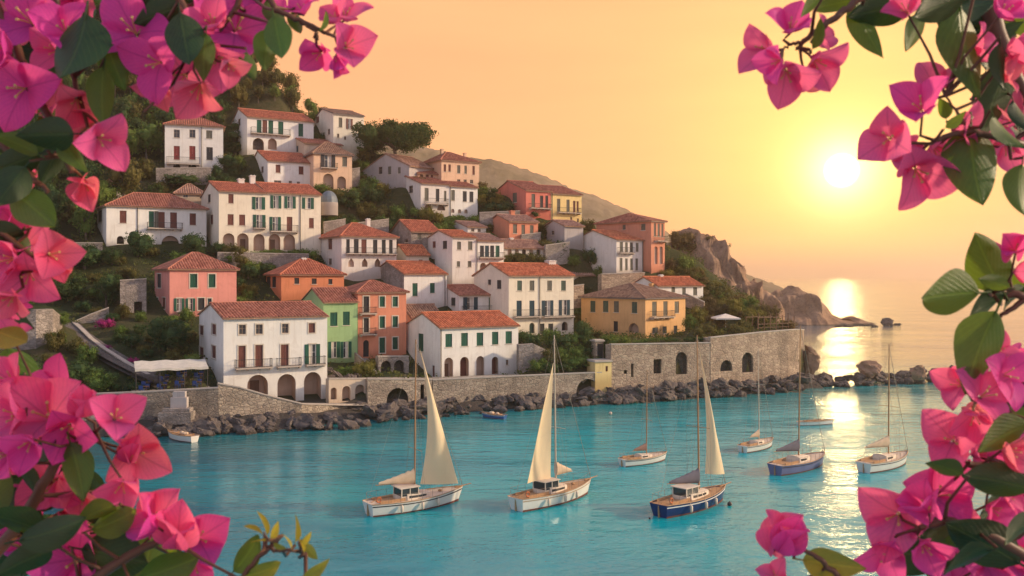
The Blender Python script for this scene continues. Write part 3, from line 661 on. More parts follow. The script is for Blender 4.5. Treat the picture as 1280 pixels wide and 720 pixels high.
house('I', 'orange house with hipped red roof and small dark windows, right of the salmon pink house', 319.5, 351.6, 430, 341.8, 373, 324, 'h', 'orange', 'red', D=8, chim=[(379.5, 322, 335, 5)],
      F=[(371, 351, 6, 7.5, 'c', 'dk'), (392.8, 351.5, 6, 7, 'c', 'dk'), (413, 352, 5, 6.5, 'c', 'dk')], L=[(330.5, 352.5, 5, 13, 'c', 'dk'), (342.4, 352.5, 5, 13, 'c', 'dk')])
house('T', 'white house with a dark stone gable and two teal shutters, above the coral narrow house', 454.6, 505, 558.6, 341.7, 383, 326.5, 'g', 'white', 'orange', stone_left=True, pipe=(556,),
      F=[(518.8, 362, 6.5, 16, 'c', 'gr'), (540.5, 360, 6, 12.5, 'c', 'gr')])
house('GG', 'low stone outbuilding with two arched openings, right of the tall white house', 702, 707, 757, 343, 361, 329.5, 'g', 'beige', 'dull', yaw=28, D=7, dY=8, trim=False, F=[(724.4, 351.5, 5, 11, 'a', 'v'), (744.4, 351.5, 6, 10, 'a', 'v')])
house('V', 'tall white house with rows of blue grey shutters and an orange roof, right of centre', 592, 636, 717, 343.8, 419, 329, 'g', 'cream', 'orange', bs=0.15, chim=[(690, 325, 339, 10)], pipe=(674.4,),
      F=[(649.5, 357, 6, 12.5, 'c', 'bg'), (665, 357, 6, 12.5, 'c', 'gy'), (687, 357, 6, 12.5, 'c', 'gy'), (704.4, 357, 6, 12.5, 'c', 'bg'), (649, 385.5, 6.5, 19.5, 'c', 'bl'), (665, 385.5, 6.5, 19.5, 'c', 'bl'), (684.5, 385, 14, 19, 'o', 'bl'), (705.5, 384.4, 13.5, 19, 'o', 'bl'),
         (665, 410, 6.5, 13, 'a', 'bg'), (677.8, 411, 5.5, 13, 'c', 'dk'), (688.4, 410.4, 6, 12, 'c', 'dk'), (706, 407.8, 7.5, 11, 'a', 'dk')], L=[(611.8, 352.7, 4, 6.5, 'c', 'dk'), (623.8, 355.6, 5.5, 11, 'c', 'dk')], bal=[(641, 387, 673, 395.5), (677, 387, 715, 395.5)])
house('U', 'small pink-sided white house with blue and green open shutters, below the centre gable', 538, 574, 631.5, 368.3, 395, 356.5, 'g', 'white', 'rust',
      F=[(588, 379.3, 18, 15.5, 'o', 'bl'), (618, 380.3, 14, 17, 'o', 'gr')], L=[(566.4, 377, 5.5, 10, 'c', 'dk'), (549, 373.5, 2.5, 3.5, 'g', '')], bal=[(577, 383.5, 630, 389)])
house('BB', 'white house with an orange roof, rightmost below the cliff trees', 811, 822, 878.9, 356.5, 385, 346, 'g', 'white', 'orange', D=7, chim=[(826, 343, 351, 4)],
      F=[(841.6, 362, 4.5, 7, 'c', 'gy'), (855, 364, 4.5, 9, 'c', 'gy'), (869, 364, 5, 10, 'c', 'gy'), (863.8, 381, 4, 5, 'c', 'gy'), (870.7, 381, 4, 6, 'c', 'gy')])
house('X', 'narrow coral tower house of four floors with white window surrounds, between green and white houses', 420, 447.5, 507.8, 364.5, 447, 351, 'h', 'coral', 'rust', sur=True, D=8, yaw=29,
      F=[(457.8, 380.4, 7, 20, 'c', 'dk'), (457.8, 406.7, 6.5, 18, 'c', 'dk'), (457.8, 435.6, 7.5, 21, 'a', 'dk'), (477.8, 377, 6.5, 13, 'c', 'gr'), (494, 377, 6.5, 12.5, 'c', 'gr'), (477.8, 402.7, 6.5, 14.5, 'c', 'gr'), (494, 402, 6.5, 13.5, 'c', 'gr'), (477.8, 431.5, 7, 19, 'c', 'gr'), (494, 429, 6.5, 15, 'c', 'gr')],
      bal=[(449, 384, 469, 391.5), (449, 410, 469, 417.5)])
house('HH', 'brown roofed low cottage squeezed behind the white house with five green shutters', 505, 514, 553, 396, 410, 381, 'g', 'beige', 'brown', D=6, trim=False, F=[(535, 402, 4, 5, 'g', '')])
house('AA', 'broad ochre villa with a hipped grey-brown roof on the walled terrace at the right', 730, 806.7, 856.7, 372, 421, 354.5, 'h', 'ochre', 'brown', yaw=44, D=12.5, bs=0.03, dY=-3, chim=[(821, 354, 364, 4.5)],
      F=[(818, 386, 5.8, 18, 'c', 'gy'), (831.8, 385.6, 5.4, 18, 'c', 'gy'), (846, 384, 5.4, 14.5, 'c', 'gy'), (819, 413, 7, 7, 'c', 'gy'), (831, 412.5, 5, 9, 'c', 'dk'), (844.4, 412, 4.5, 10, 'c', 'dk')],
      L=[(741, 383, 6.4, 14, 'c', 'bg'), (757, 383, 6.8, 14, 'c', 'bg'), (770.4, 383.4, 6.4, 14, 'c', 'gy'), (793, 384.4, 7, 14, 'c', 'bg'), (769.6, 408, 5.6, 13, 'd', 'dk'), (792, 410, 13, 12, 'a', 'n')], bal=[(812, 388.5, 839, 396)])
house('Yy', 'bright green house with red roof, between the large white waterfront house and coral tower', 356.5, 404.4, 447, 376.7, 452, 360, 'g', 'green', 'rust', D=9,
      F=[(417.3, 399, 9, 17, 'c', 'gr'), (433, 398, 8.5, 17, 'c', 'gr'), (417.5, 437, 14.5, 20, 'o', 'gr'), (432.5, 437, 13.5, 20, 'o', 'gr')])
house('Z', 'large white waterfront house with three ground floor arches and brown shuttered balcony doors', 235.6, 279.4, 409, 397, 506, 380.5, 'g', 'white', 'rust', sur=True, arcd=1.6,
      F=[(303, 412, 8.5, 12, 'g', ''), (324, 411.5, 8.5, 12, 'g', ''), (356.5, 410.6, 8, 11.5, 'g', ''), (389.8, 410, 8, 12, 'c', 'br'), (302.5, 445.8, 9, 27, 'c', 'br'), (323.8, 445, 9.5, 27.5, 'c', 'br'), (355.8, 443.8, 9.5, 26.5, 'c', 'br'), (390.4, 442.7, 19, 25, 'o', 'gr'),
         (322, 482, 26, 27, 'ad', 'n'), (358.3, 485, 23, 35, 'a', 'n'), (390.8, 483, 21.5, 36, 'a', 'n')],
      L=[(244.4, 411, 5, 11.5, 'c', 'br'), (267.5, 411.7, 5.5, 13, 'c', 'br'), (244, 438.5, 5, 14, 'c', 'br'), (267.3, 440, 5.5, 16, 'c', 'br')], bal=[(293, 448.5, 338.5, 459), (345, 447, 374.6, 457), (381, 445, 405, 455)])
house('Wq', 'long white waterfront house with five green shutters over small arches and an orange roof', 507.8, 550, 647.8, 409, 475, 391, 'g', 'white', 'orange', pipe=(551,), dY=-3,
      F=[(561, 425.6, 8.5, 16.5, 'c', 'gr'), (580.7, 424.4, 8.5, 16.5, 'c', 'gr'), (600, 424, 8.3, 16.5, 'c', 'gr'), (619, 422.7, 8, 16, 'c', 'gr'), (636, 421.8, 8, 15.5, 'c', 'gr'), (561, 460, 11, 26, 'ad', 'n'), (580.7, 459, 11, 26, 'a', 'br'), (600.4, 457.8, 10, 25.5, 'a', 'n'), (619, 457, 8.5, 22, 'a', 'br'), (634, 453, 3, 6.5, 'g', '')],
      L=[(526, 428, 6.5, 22, 'c', 'gr'), (541.8, 464, 3, 14, 'c', 'br')])
# ------------------------------------------------------------------ walls of the shore
def wall_run(name, label, pts, holes=(), thick=1.3, m=None, niche='v', cap=True, depth=1.0, cat='wall', group=None):
    """pts: (px, y top, y base, distance) along the run; one thing, its top follows the photograph"""
    m = m or STONE
    W3 = [(P(px, yb, Y), CAMH - (yt - HY) / FP * Y, CAMH - (yb - HY) / FP * Y) for px, yt, yb, Y in pts]
    o0 = W3[0][0]; root = empty(name, o0, 0, label, cat, group)
    mb = MB(); cp = MB(); arch = []
    for (p, zt0, zb0), (q, zt1, zb1) in zip(W3[:-1], W3[1:]):
        a = Vector((p.x - o0.x, p.y - o0.y, 0)); b = Vector((q.x - o0.x, q.y - o0.y, 0)); u = b - a; L = u.length; u.normalize(); n = Vector((u.y, -u.x, 0))
        f = Face(a, u, n); zr = o0.z
        out = [(0, zb0 - zr - 1.5), (L, zb1 - zr - 1.5), (L, zt1 - zr), (0, zt0 - zr)]
        hs = []
        for cx, cy, w_, h_, ty in holes:
            M = Matrix.Translation(o0)
            s0, _ = f.hit(cx - w_ / 2, cy, M); s1, _ = f.hit(cx + w_ / 2, cy, M); sc, zA = f.hit(cx, cy + h_ / 2, M); _, zB = f.hit(cx, cy - h_ / 2, M)
            if s0 > 0.1 and s1 < L - 0.1:
                hp = arch_pts(s0, s1, zA, zB) if ty == 'a' else [(s0, zA), (s1, zA), (s1, zB), (s0, zB)]
                hs.append(hp); arch.append((f, hp))
        wall_poly(mb, f, out, hs, 0)
        for hp in hs: reveal(mb, f, hp, 0.3, 0)
        t = thick
        mb.poly([f(0, zt0 - zr), f(L, zt1 - zr), f(L, zt1 - zr, -t), f(0, zt0 - zr, -t)], 0)
        mb.poly([f(0, out[0][1], -t), f(L, out[1][1], -t), f(L, zt1 - zr, -t), f(0, zt0 - zr, -t)], 0)
        mb.poly([f(0, out[0][1]), f(0, out[0][1], -t), f(0, zt0 - zr, -t), f(0, zt0 - zr)], 0)
        mb.poly([f(L, out[1][1]), f(L, out[1][1], -t), f(L, zt1 - zr, -t), f(L, zt1 - zr)], 0)
        if cap:
            k = 0.13; wv = 0.45
            c = [f(-0.02, zt0 - zr + 0.003, 0.07), f(L + 0.02, zt1 - zr + 0.003, 0.07), f(L + 0.02, zt1 - zr + 0.003, -wv), f(-0.02, zt0 - zr + 0.003, -wv)]
            d = [q + Vector((0, 0, k)) for q in c]
            cp.poly(d); cp.poly(c[::-1])
            for i in range(4): j = (i + 1) % 4; cp.poly([c[i], c[j], d[j], d[i]])
    mb.build('masonry', m, root)
    if cap: cp.build('coping', CAPST, root)
    for f, hp in arch:
        a = MB()
        n = len(hp)
        for i in range(n):
            p_, q_ = hp[i], hp[(i + 1) % n]; a.poly([f(*p_, -0.3), f(*q_, -0.3), f(*q_, -depth), f(*p_, -depth)], 0)
        a.poly([f(*q, -depth) for q in hp], 0)
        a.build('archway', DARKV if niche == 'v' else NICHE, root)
    return root

SHORE = [(-400, 92.0), (0, 92.0), (172, 93.3), (273, 94.6), (377, 98.0), (410, 100.2), (460, 104.2), (540, 107.2), (752, 115.0), (888, 121.5), (1003, 131.0)]
wall_run('sea_wall', 'rough stone quay wall under the taverna awning, at the far left of the shore', [(100, 494, 527, 92.8), (172, 491, 527, 93.3), (272.5, 485.5, 526, 94.6)])
wall_run('sea_wall', 'stone ramp wall sloping down in front of the large white waterfront house', [(273, 480, 524, 94.62), (300, 485, 523, 95.5), (330, 494, 521, 96.5), (377, 505.5, 519, 98.0), (410, 506.5, 517, 100.2), (458, 506.5, 515, 104.0)])
wall_run('sea_wall', 'stone quay wall pierced by one wide boat arch, below the coral tower house', [(459.5, 474.5, 511, 104.2), (540, 475, 507, 107.2)], [(497, 498.5, 27, 27, 'a'), (528, 490, 5, 18, 'r')], depth=2.5)
wall_run('sea_wall', 'long pale stone sea wall running right from the white house with five green shutters', [(541, 475.5, 503, 107.25), (648, 470.5, 499, 111.0), (752, 466, 495, 115.0)], [(734.5, 484, 28, 21, 'a')], depth=2.0)
wall_run('fort_wall', 'tall stone fort wall with a narrow arch and square opening, below the ochre villa', [(764, 431, 480, 115.6), (888, 429, 474, 121.5)],
         [(822, 458, 10, 18, 'r'), (852, 454, 14.5, 28, 'a'), (790.5, 463, 3.2, 17, 'r'), (782, 465, 4, 5, 'r')], m=STONEF, thick=1.5)
wall_run('fort_wall', 'sunlit stone bastion wall of the terrace with pergola posts, rightmost wall of the shore', [(888.2, 422.5, 473, 121.45), (950, 416, 469, 126.3), (985, 413, 467, 129.3), (998, 412.3, 466.3, 131.3), (1004, 412.5, 465, 134.0), (1005, 413, 463, 138.0)],
         [(934.6, 453, 14, 25, 'a'), (908, 457, 15, 14, 'a')], m=STONEF, thick=1.5)
wall_run('arcade_wall', 'low plastered terrace front with three little arches, below the bright green house', [(411, 474, 506, 102.8), (459, 474, 506, 105.2)],
         [(417.2, 492, 7.5, 15, 'a'), (433, 492, 10.5, 19, 'a'), (450, 491.2, 12, 21, 'a')], m=stucco('beige'), thick=1.0, niche='n', depth=0.8)
wall_run('arcade_wall', 'stone terrace with two dark arches in front of the coral tower house', [(473, 446, 474, 111.5), (511, 446, 473, 113.5)],
         [(482.6, 461, 13, 20, 'a'), (499, 460, 13, 20, 'a')], m=STONEG, thick=1.0, depth=0.9)
wall_run('retaining_wall', 'rough stone retaining wall under the highest white house beside the wood', [(195, 211, 232, yauto(195, 222)), (264, 210, 230, yauto(264, 219))], m=STONEG)
wall_run('retaining_wall', 'hedge topped stone retaining wall under the long arcaded cream pair', [(272, 316, 340, yauto(272, 326)), (386, 318, 340, yauto(386, 322))], m=STONEG)
wall_run('retaining_wall', 'stone outbuilding wall with a dark doorway, left of the salmon pink house', [(150, 351, 394, yauto(150, 388)), (183, 349, 394, yauto(183, 388))], [(172.6, 385, 10, 16, 'r')], m=STONEG)
wall_run('retaining_wall', 'bare stone wall end beside the white house with five green shutters', [(649, 431, 470, 115.0), (668, 430, 470, 115.5), (697, 444, 470, 117.5)], m=STONEG, cap=False)
wall_run('retaining_wall', 'rounded rough stone bastion at the far left, above the purple bushes', [(-60, 402, 452, 101), (19, 395, 450, 101), (45, 387, 446, 101.5), (66, 386, 444, 103.0), (78, 396, 442, 106.0)], m=STONEG, cap=False)
wall_run('parapet_wall', 'pale topped stone parapet climbing beside the ramped path, at the left', [(192, 474, 492, 98.0), (160, 456, 478, 101.0), (128, 436, 460, 104.0), (112, 424, 448, 107), (100, 412, 438, 110.5), (91, 404, 428, 113.5)][::-1], m=STONEG, thick=0.45)
wall_run('parapet_wall', 'upper flight of the stone parapet behind the purple flowering bush, at the left', [(90, 404, 428, 113.6), (112, 394, 426, 114.5), (136, 385, 422, 115.5)], m=STONEG, thick=0.45)
wall_run('garden_wall', 'low tan garden wall below the two-storey lavender gabled house', [(752, 343, 358, yauto(752, 352)), (806, 341, 356, yauto(806, 347))], m=STONEF)

for k, (x0, y0, x1, y1, h, lab) in enumerate(((405, 292, 432, 288, 14, 'low stone terrace wall above the pointed arch house, left part'), (440, 290, 486, 284, 10, 'low stone terrace wall behind the pointed arch house chimney'), (556, 303, 606, 299, 7, 'low stone terrace wall under the low tan cottage'),
        (682, 318, 712, 314, 11, 'stone terrace wall under the grey gabled cottage'), (700, 372, 730, 368, 12, 'stone terrace wall below the low stone outbuilding'), (652, 300, 676, 297, 6, 'short terrace wall under the small coral house'), (832, 366, 880, 388, 10, 'tan terrace wall right of the bright white orange roofed house'),
        (60, 312, 128, 312, 8, 'dark stone terrace wall below the left white house'), (420, 222, 450, 218, 8, 'stone terrace wall under the tall cream house'), (600, 272, 650, 270, 6, 'garden wall below the coral red house'))):
    wall_run('terrace_wall', lab, [(x0, y0 - h, y0 + 4, yauto(x0, y0)), (x1, y1 - h, y1 + 4, yauto(x1, y1))], m=STONEF if k in (6, 4) else STONEG, thick=0.6)
def kiosk(name, label, x0, x1, yt, yb, Y, depth, mwall, hole, hc, roofm, cap=0.25):
    a, b = P(x0, yb, Y), P(x1, yb, Y); W = b.x - a.x; H = (yb - yt) / FP * Y; yaw = R(22)
    root = empty(name, a, yaw, label, 'building'); f = Face((0, 0, 0), (1, 0, 0), (0, -1, 0))
    M = Matrix.Translation(a) @ Matrix.Rotation(yaw, 4, 'Z')
    mb = MB(); cx, cy, w_, h_ = hole
    s0, z0 = f.hit(cx - w_ / 2, cy + h_ / 2, M); s1, z1 = f.hit(cx + w_ / 2, cy - h_ / 2, M)
    hp = [(s0, z0), (s1, z0), (s1, z1), (s0, z1)]
    wall_poly(mb, f, [(0, -2.5), (W, -2.5), (W, H), (0, H)], [hp]); reveal(mb, f, hp, 0.2)
    for ff in (Face((0, 0, 0), (0, 1, 0), (-1, 0, 0)), Face((W, 0, 0), (0, 1, 0), (1, 0, 0))): wall_poly(mb, ff, [(0, -2.5), (depth, -2.5), (depth, H), (0, H)], [])
    wall_poly(mb, Face((0, depth, 0), (1, 0, 0), (0, 1, 0)), [(0, -2.5), (W, -2.5), (W, H), (0, H)], [])
    mb.build('wall', mwall, root)
    d = MB(); d.box((s0, 0.15, z0), (s1, 0.2, z1)); d.build('door', shutter(hc), root)
    c = MB(); c.box((-0.15, -0.15, H + 0.003), (W + 0.15, depth + 0.15, H + cap * 0.6)); c.box((-0.05, -0.05, H + cap * 0.6), (W + 0.05, depth + 0.05, H + cap)); c.build('roof', roofm, root)
kiosk('kiosk', 'small bright yellow box building standing on the sea wall', 744, 767, 453, 478, 114.6, 2.3, stucco('yellow'), (758.5, 461, 3, 7), 'br', CAPST)
kiosk('gate_tower', 'slim stone doorway tower with a tall dark door, above the yellow box building', 744.5, 755.5, 427, 451, 117.4, 1.2, STONEF, (750.5, 439.5, 7.5, 20), 'dk', CAPST)

def stairs():
    A = P(479, 472.5, 111.2); B = P(452, 448, 115.5); root = empty('stone_stairs', A, 0, 'open stone staircase climbing left to the coral tower house door', 'stairs')
    d = B - A; n = 13; u = Vector((d.x, d.y, 0)).normalized(); v = Vector((u.y, -u.x, 0)) * -1
    m = MB()
    for k in range(n):
        L = math.hypot(d.x, d.y); s0 = L * k / n; z = d.z * (k + 1) / n
        T = lambda s, w_, h: u * s + v * w_ + Vector((0, 0, h))
        m.box((s0, -0.75, -1.0), (L + 0.4, 0.75, z) if k == n - 1 else (s0 + L / n, 0.75, z), 0, T)
    m.build('steps', STONEG, root)
    k = MB()
    for e in (0.78,):
        T = lambda s, w_, h: u * s + v * w_ + Vector((0, 0, h))
        q = [T(0, e, -0.6), T(L, e, d.z - 0.6), T(L, e, d.z + 0.8), T(0, e, 0.8)]; q2 = [p + v * 0.25 for p in q]
        k.poly(q); k.poly(q2[::-1])
        for i in range(4): j = (i + 1) % 4; k.poly([q[i], q[j], q2[j], q2[i]])
    k.build('side_wall', STONEG, root)
stairs()

# ------------------------------------------------------------------ ground
def sxy(px, Y): return ((px - HX) / FP * Y, Y)
SX = [sxy(*s)[0] for s in SHORE]; SY = [s[1] for s in SHORE]
def shore_y(x): return np.interp(x, SX, SY)
XEND = SX[-1]
def ctl(px, py, Y=None, dz=0.0):
    Y = Y or yauto(px, py); p = P(px, py, Y); CTRL.append((p.x, p.y, p.z + dz))
for px, zt in ((-100, 495), (60, 494), (172, 491), (250, 489), (268, 487)): ctl(px, zt + 3, shore_y(sxy(px, 93)[0]) + 1.4)
for px, yt, Y in ((300, 507, 97.5), (340, 508, 98.9), (377, 507.5, 99.8), (410, 508, 102), (435, 508, 103.4), (470, 476.5, 107), (500, 476, 108), (535, 476.5, 109.5), (560, 477.5, 109.8), (600, 476, 111.2), (648, 473, 113), (700, 470, 115), (740, 468, 117),
                  (770, 436, 118), (800, 434, 119.5), (840, 432, 121), (884, 431, 124), (900, 424, 126), (950, 418, 130), (990, 415, 134)): ctl(px, yt, Y)
for q in ((190, 478, 99.5), (160, 462, 102.5), (128, 444, 105.5), (110, 428, 109), (98, 416, 112), (60, 446, 100), (20, 452, 100), (90, 470, 97), (130, 482, 96), (60, 388, 106), (20, 395, 106), (-60, 400, 107),
          (60, 380, 118), (100, 385, 119), (140, 388, 118), (150, 405, 113), (200, 425, 107), (170, 430, 107), (220, 448, 101), (245, 470, 98.5), (150, 350, 126), (100, 340, 128), (50, 330, 130), (0, 330, 130), (-80, 330, 130)): ctl(*q)
for px, py in ((200, 312), (245, 318), (100, 310), (150, 310), (60, 260), (0, 240), (-80, 240), (100, 215), (170, 235), (60, 150), (0, 120), (-100, 100), (130, 130), (180, 130), (240, 130), (290, 128), (350, 120), (0, 20), (-100, 0), (150, 60), (220, 70), (270, 80)): ctl(px, py)
crest = [(-160, -60), (0, -25), (90, 0), (160, 25), (230, 55), (290, 82), (330, 90), (365, 112), (400, 134), (440, 148), (480, 185), (520, 207), (560, 215), (600, 234), (640, 243), (690, 252), (740, 272), (780, 282), (830, 305), (865, 318)]
for px, py in crest:
    ctl(px, py)
    p = P(px, py, yauto(px, py)); CTRL.append((p.x * 1.12, p.y + 25, p.z - 5)); CTRL.append((p.x * 1.25, p.y + 70, p.z - 16))
for q in ((870, 335, 165), (900, 350, 165), (920, 368, 165), (880, 400, 136), (920, 405, 138), (960, 404, 142), (930, 385, 150), (950, 395, 155), (880, 375, 150), (700, 425, 120), (720, 440, 118.5), (680, 448, 116), (700, 462, 115.6), (722, 424, 124)): ctl(*q)
CT = np.array(CTRL)
def fit_rbf(C):
    d = np.linalg.norm(C[:, None, :2] - C[None, :, :2], axis=2)
    A = d + np.eye(len(C)) * -0.6
    A = np.vstack([np.hstack([A, np.ones((len(C), 1))]), np.hstack([np.ones((1, len(C))), [[0]]])])
    return np.linalg.solve(A, np.append(C[:, 2], 0))
RBW = fit_rbf(CT)
def rbf(x, y):
    x = np.atleast_1d(x).astype(float); y = np.atleast_1d(y).astype(float); out = np.empty(len(x))
    for i in range(0, len(x), 4000):
        d = np.hypot(x[i:i + 4000, None] - CT[None, :, 0], y[i:i + 4000, None] - CT[None, :, 1]); out[i:i + 4000] = d @ RBW[:-1] + RBW[-1]
    return out
GX0, GX1, GY0, GY1, GS = -120.0, 70.0, 84.0, 290.0, 1.0
nx, ny = int((GX1 - GX0) / GS) + 1, int((GY1 - GY0) / GS) + 1
gx = GX0 + np.arange(nx) * GS; gy = GY0 + np.arange(ny) * GS
XX, YY = np.meshgrid(gx, gy); fl = rbf(XX.ravel(), YY.ravel()).reshape(ny, nx)
sea = shore_y(XX) + 1.2 - YY                                    # > 0 in front of the walls
right = XX - (XEND + 0.5 + np.maximum(YY - 131, 0) * 0.09)
sea = np.where(XX > XEND, np.maximum(sea, right), np.maximum(sea, right))
low = np.where(XX > -10, 0.9 - np.maximum(sea - 1.5, 0) * 0.8, 1.2 - np.maximum(sea - 1.5, 0) * 0.55)
ZZ = np.where(sea > 0, np.minimum(fl, low), fl)
jit = np.array([[mnoise.fractal(Vector((x * 0.16, y * 0.16, 3.1)), 0.9, 2.0, 4) for x in gx] for y in gy])
ZZ = ZZ + jit * 0.35; ZZ = np.maximum(ZZ, -4)
def ground(x, y):
    fx = (x - GX0) / GS; fy = (y - GY0) / GS
    if fx < 0 or fy < 0 or fx >= nx - 1 or fy >= ny - 1: return -4.0
    i, j = int(fx), int(fy); a, b = fx - i, fy - j
    return (ZZ[j, i] * (1 - a) + ZZ[j, i + 1] * a) * (1 - b) + (ZZ[j + 1, i] * (1 - a) + ZZ[j + 1, i + 1] * a) * b
def on_ground(px, py, lo=86.0, hi=280.0):
    """where the line of sight through this picture point first meets the ground"""
    y = lo; r = ray(px, py)
    while y < hi:
        x = r.x * y; z = CAMH + r.z * y
        if z <= ground(x, y): return Vector((x, y, ground(x, y)))
        y += 0.4
    Y = yauto(px, py); x = r.x * Y; return Vector((x, Y, ground(x, Y)))
def m_ground(t):
    co = t.new('ShaderNodeNewGeometry').outputs['Position']
    n = t.noise(co, 0.10, 5, 0.6); n2 = t.noise(co, 1.3, 5, 0.65); n3 = t.noise(co, 7, 3)
    c = t.mix(t.rng(n, 0.4, 0.62), (0.028, 0.042, 0.015), (0.085, 0.07, 0.036))
    c = t.mix(t.rng(n2, 0.42, 0.68), c, (0.038, 0.048, 0.018))
    c = t.mix(t.rng(n3, 0.55, 0.75, 0, 0.5), c, (0.16, 0.125, 0.085))
    z = t.new('ShaderNodeSeparateXYZ'); t.put(z.inputs[0], co)
    c = t.mix(t.rng(z.outputs[2], 1.6, 2.4, 1, 0), c, t.mix(n2, (0.045, 0.038, 0.034), (0.10, 0.083, 0.072)))
    return pbsdf(t, c, 0.95, t.math('ADD', n2, t.math('MULTIPLY', n3, 0.4)), 0.8, 0.25, spec=0.1)
tb = MB(); tb.grid([[(XX[j, i], YY[j, i], ZZ[j, i]) for i in range(nx)] for j in range(ny)])
tag(tb.build('hillside', mat('hillside_soil', m_ground)), kind='structure')

# paved strips: the quay in front of the houses, the ramped path at the left
PATH = mat('cobbled_path', m_stone, (0.14, 0.12, 0.11), (0.21, 0.18, 0.165), 2.2, (0.08, 0.07, 0.065), 1.0)
PAVE = mat('quay_paving', m_stone, (0.36, 0.31, 0.26), (0.46, 0.40, 0.33), 1.6, (0.22, 0.19, 0.16), 1.0)
def strip(name, pts, wid, lift=0.06, m_=None):
    m = MB(); rows = []
    for k, (px, py, Y) in enumerate(pts):
        p = P(px, py, Y); q = P(*pts[min(k + 1, len(pts) - 1)]); o = P(*pts[max(k - 1, 0)]); d = q - o; d.z = 0; d.normalize(); v = Vector((-d.y, d.x, 0))
        rows.append([p + v * a + Vector((0, 0, lift)) for a in (-wid / 2, 0, wid / 2)])
    m.grid(rows); m.grid([[q - Vector((0, 0, 0.5)) for q in r] for r in rows])
    tag(m.build(name, m_ or PAVE), kind='structure')
strip('ramped_path', [(208, 481, 97.2), (180, 468, 99.5), (148, 452, 102.2), (118, 434, 105.3), (98, 420, 109), (86, 408, 112.8), (84, 402, 116)], 2.6, 0.3, PATH)
strip('quay', [(462, 474.6, 106.5), (500, 474.4, 108), (540, 474.8, 109.3), (600, 472.5, 111.5), (648, 470.2, 113.3), (700, 468, 115.2), (742, 466.3, 116.8)], 3.4, 0.12)
strip('lower_quay', [(340, 507, 98.5), (377, 506.5, 100.0), (410, 506.5, 101.6), (440, 506.5, 103.0), (459, 506.5, 104.0)], 2.6, 0.10)

# ------------------------------------------------------------------ sea
def m_sea(t):
    co = t.new('ShaderNodeNewGeometry').outputs['Position']; s = t.new('ShaderNodeSeparateXYZ'); t.put(s.inputs[0], co)
    x, y = s.outputs[0], s.outputs[1]
    patch = t.noise(t.scale(co, (0.022, 0.055, 1)), 1.0, 4, 0.6)
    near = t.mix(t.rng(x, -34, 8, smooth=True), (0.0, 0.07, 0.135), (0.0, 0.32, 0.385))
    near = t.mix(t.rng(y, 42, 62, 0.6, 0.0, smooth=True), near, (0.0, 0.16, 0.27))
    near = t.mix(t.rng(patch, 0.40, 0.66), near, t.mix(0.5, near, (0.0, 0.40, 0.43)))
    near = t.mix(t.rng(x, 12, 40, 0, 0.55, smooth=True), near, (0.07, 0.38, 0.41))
    edge = t.math('ADD', t.math('MULTIPLY', x, 0.5), 100.0)          # shallow stony water along the shore
    near = t.mix(t.rng(t.math('SUBTRACT', edge, y), 0.0, 12.0, 0.55, 0.0, smooth=True), near, (0.03, 0.17, 0.17))
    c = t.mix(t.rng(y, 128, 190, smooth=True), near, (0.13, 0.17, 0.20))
    w1 = t.noise(t.scale(co, (0.55, 1.0, 1), (0, 0, 0.5)), 0.85, 4, 0.62)
    w2 = t.noise(t.scale(co, (0.7, 1.0, 1), (0, 0, -0.35)), 2.6, 3, 0.6)
    w3 = t.noise(t.scale(co, (0.4, 1.0, 1), (0, 0, 0.1)), 0.16, 3, 0.5)
    h = t.math('ADD', t.math('ADD', t.math('MULTIPLY', w1, 1.0), t.math('MULTIPLY', w2, 0.42)), t.math('MULTIPLY', w3, 2.0))
    calm = t.rng(t.noise(t.scale(co, (0.03, 0.075, 1), (0, 0, 0.2)), 1.0, 4, 0.6), 0.38, 0.66, 0.45, 1.25)
    h = t.math('MULTIPLY', h, calm)
    b = t.new('ShaderNodeBsdfPrincipled'); t.put(b.inputs['Base Color'], c); b.inputs['Roughness'].default_value = 0.08
    b.inputs['IOR'].default_value = 1.33; b.inputs['Specular IOR Level'].default_value = 0.5
    n = t.new('ShaderNodeBump'); n.inputs['Strength'].default_value = 0.6; n.inputs['Distance'].default_value = 0.2; t.put(n.inputs['Height'], h)
    t.l.new(n.outputs[0], b.inputs['Normal']); return b.outputs[0]
sb = MB(); ys = [-40, 30, 60, 90, 130, 200, 400, 1000, 4000, 30000]
sb.grid([[(x * (1 + max(0, y) / 220), y, 0) for x in (-260, -120, -60, -20, 20, 60, 120, 260)] for y in ys], smooth=False)
tag(sb.build('sea', mat('sea_water', m_sea)), kind='structure')

# ------------------------------------------------------------------ rocks
def rock_mesh(seed, name='boulder'):
    import bmesh
    bm = bmesh.new(); bmesh.ops.create_icosphere(bm, subdivisions=4, radius=1)
    rs = random.Random(seed); cuts = [(Vector((rs.gauss(0, 1), rs.gauss(0, 1), rs.gauss(0.2, 1))).normalized(), rs.uniform(0.36, 0.8)) for _ in range(18)]
    for v in bm.verts:
        p = v.co.copy()
        for n, d in cuts:
            k = p.dot(n)
            if k > d: p -= n * (k - d) * 0.9
        p += p.normalized() * (mnoise.fractal(p * 1.9 + Vector((seed * 7.3, 0, 0)), 0.75, 2, 5) * 0.2)
        v.co = p
    me = bpy.data.meshes.new(name); bm.to_mesh(me); bm.free(); me.materials.append(ROCK)
    for q in me.polygons: q.use_smooth = True
    me.set_sharp_from_angle(angle=R(32)); return me
ROCKS = [rock_mesh(s) for s in range(7)]
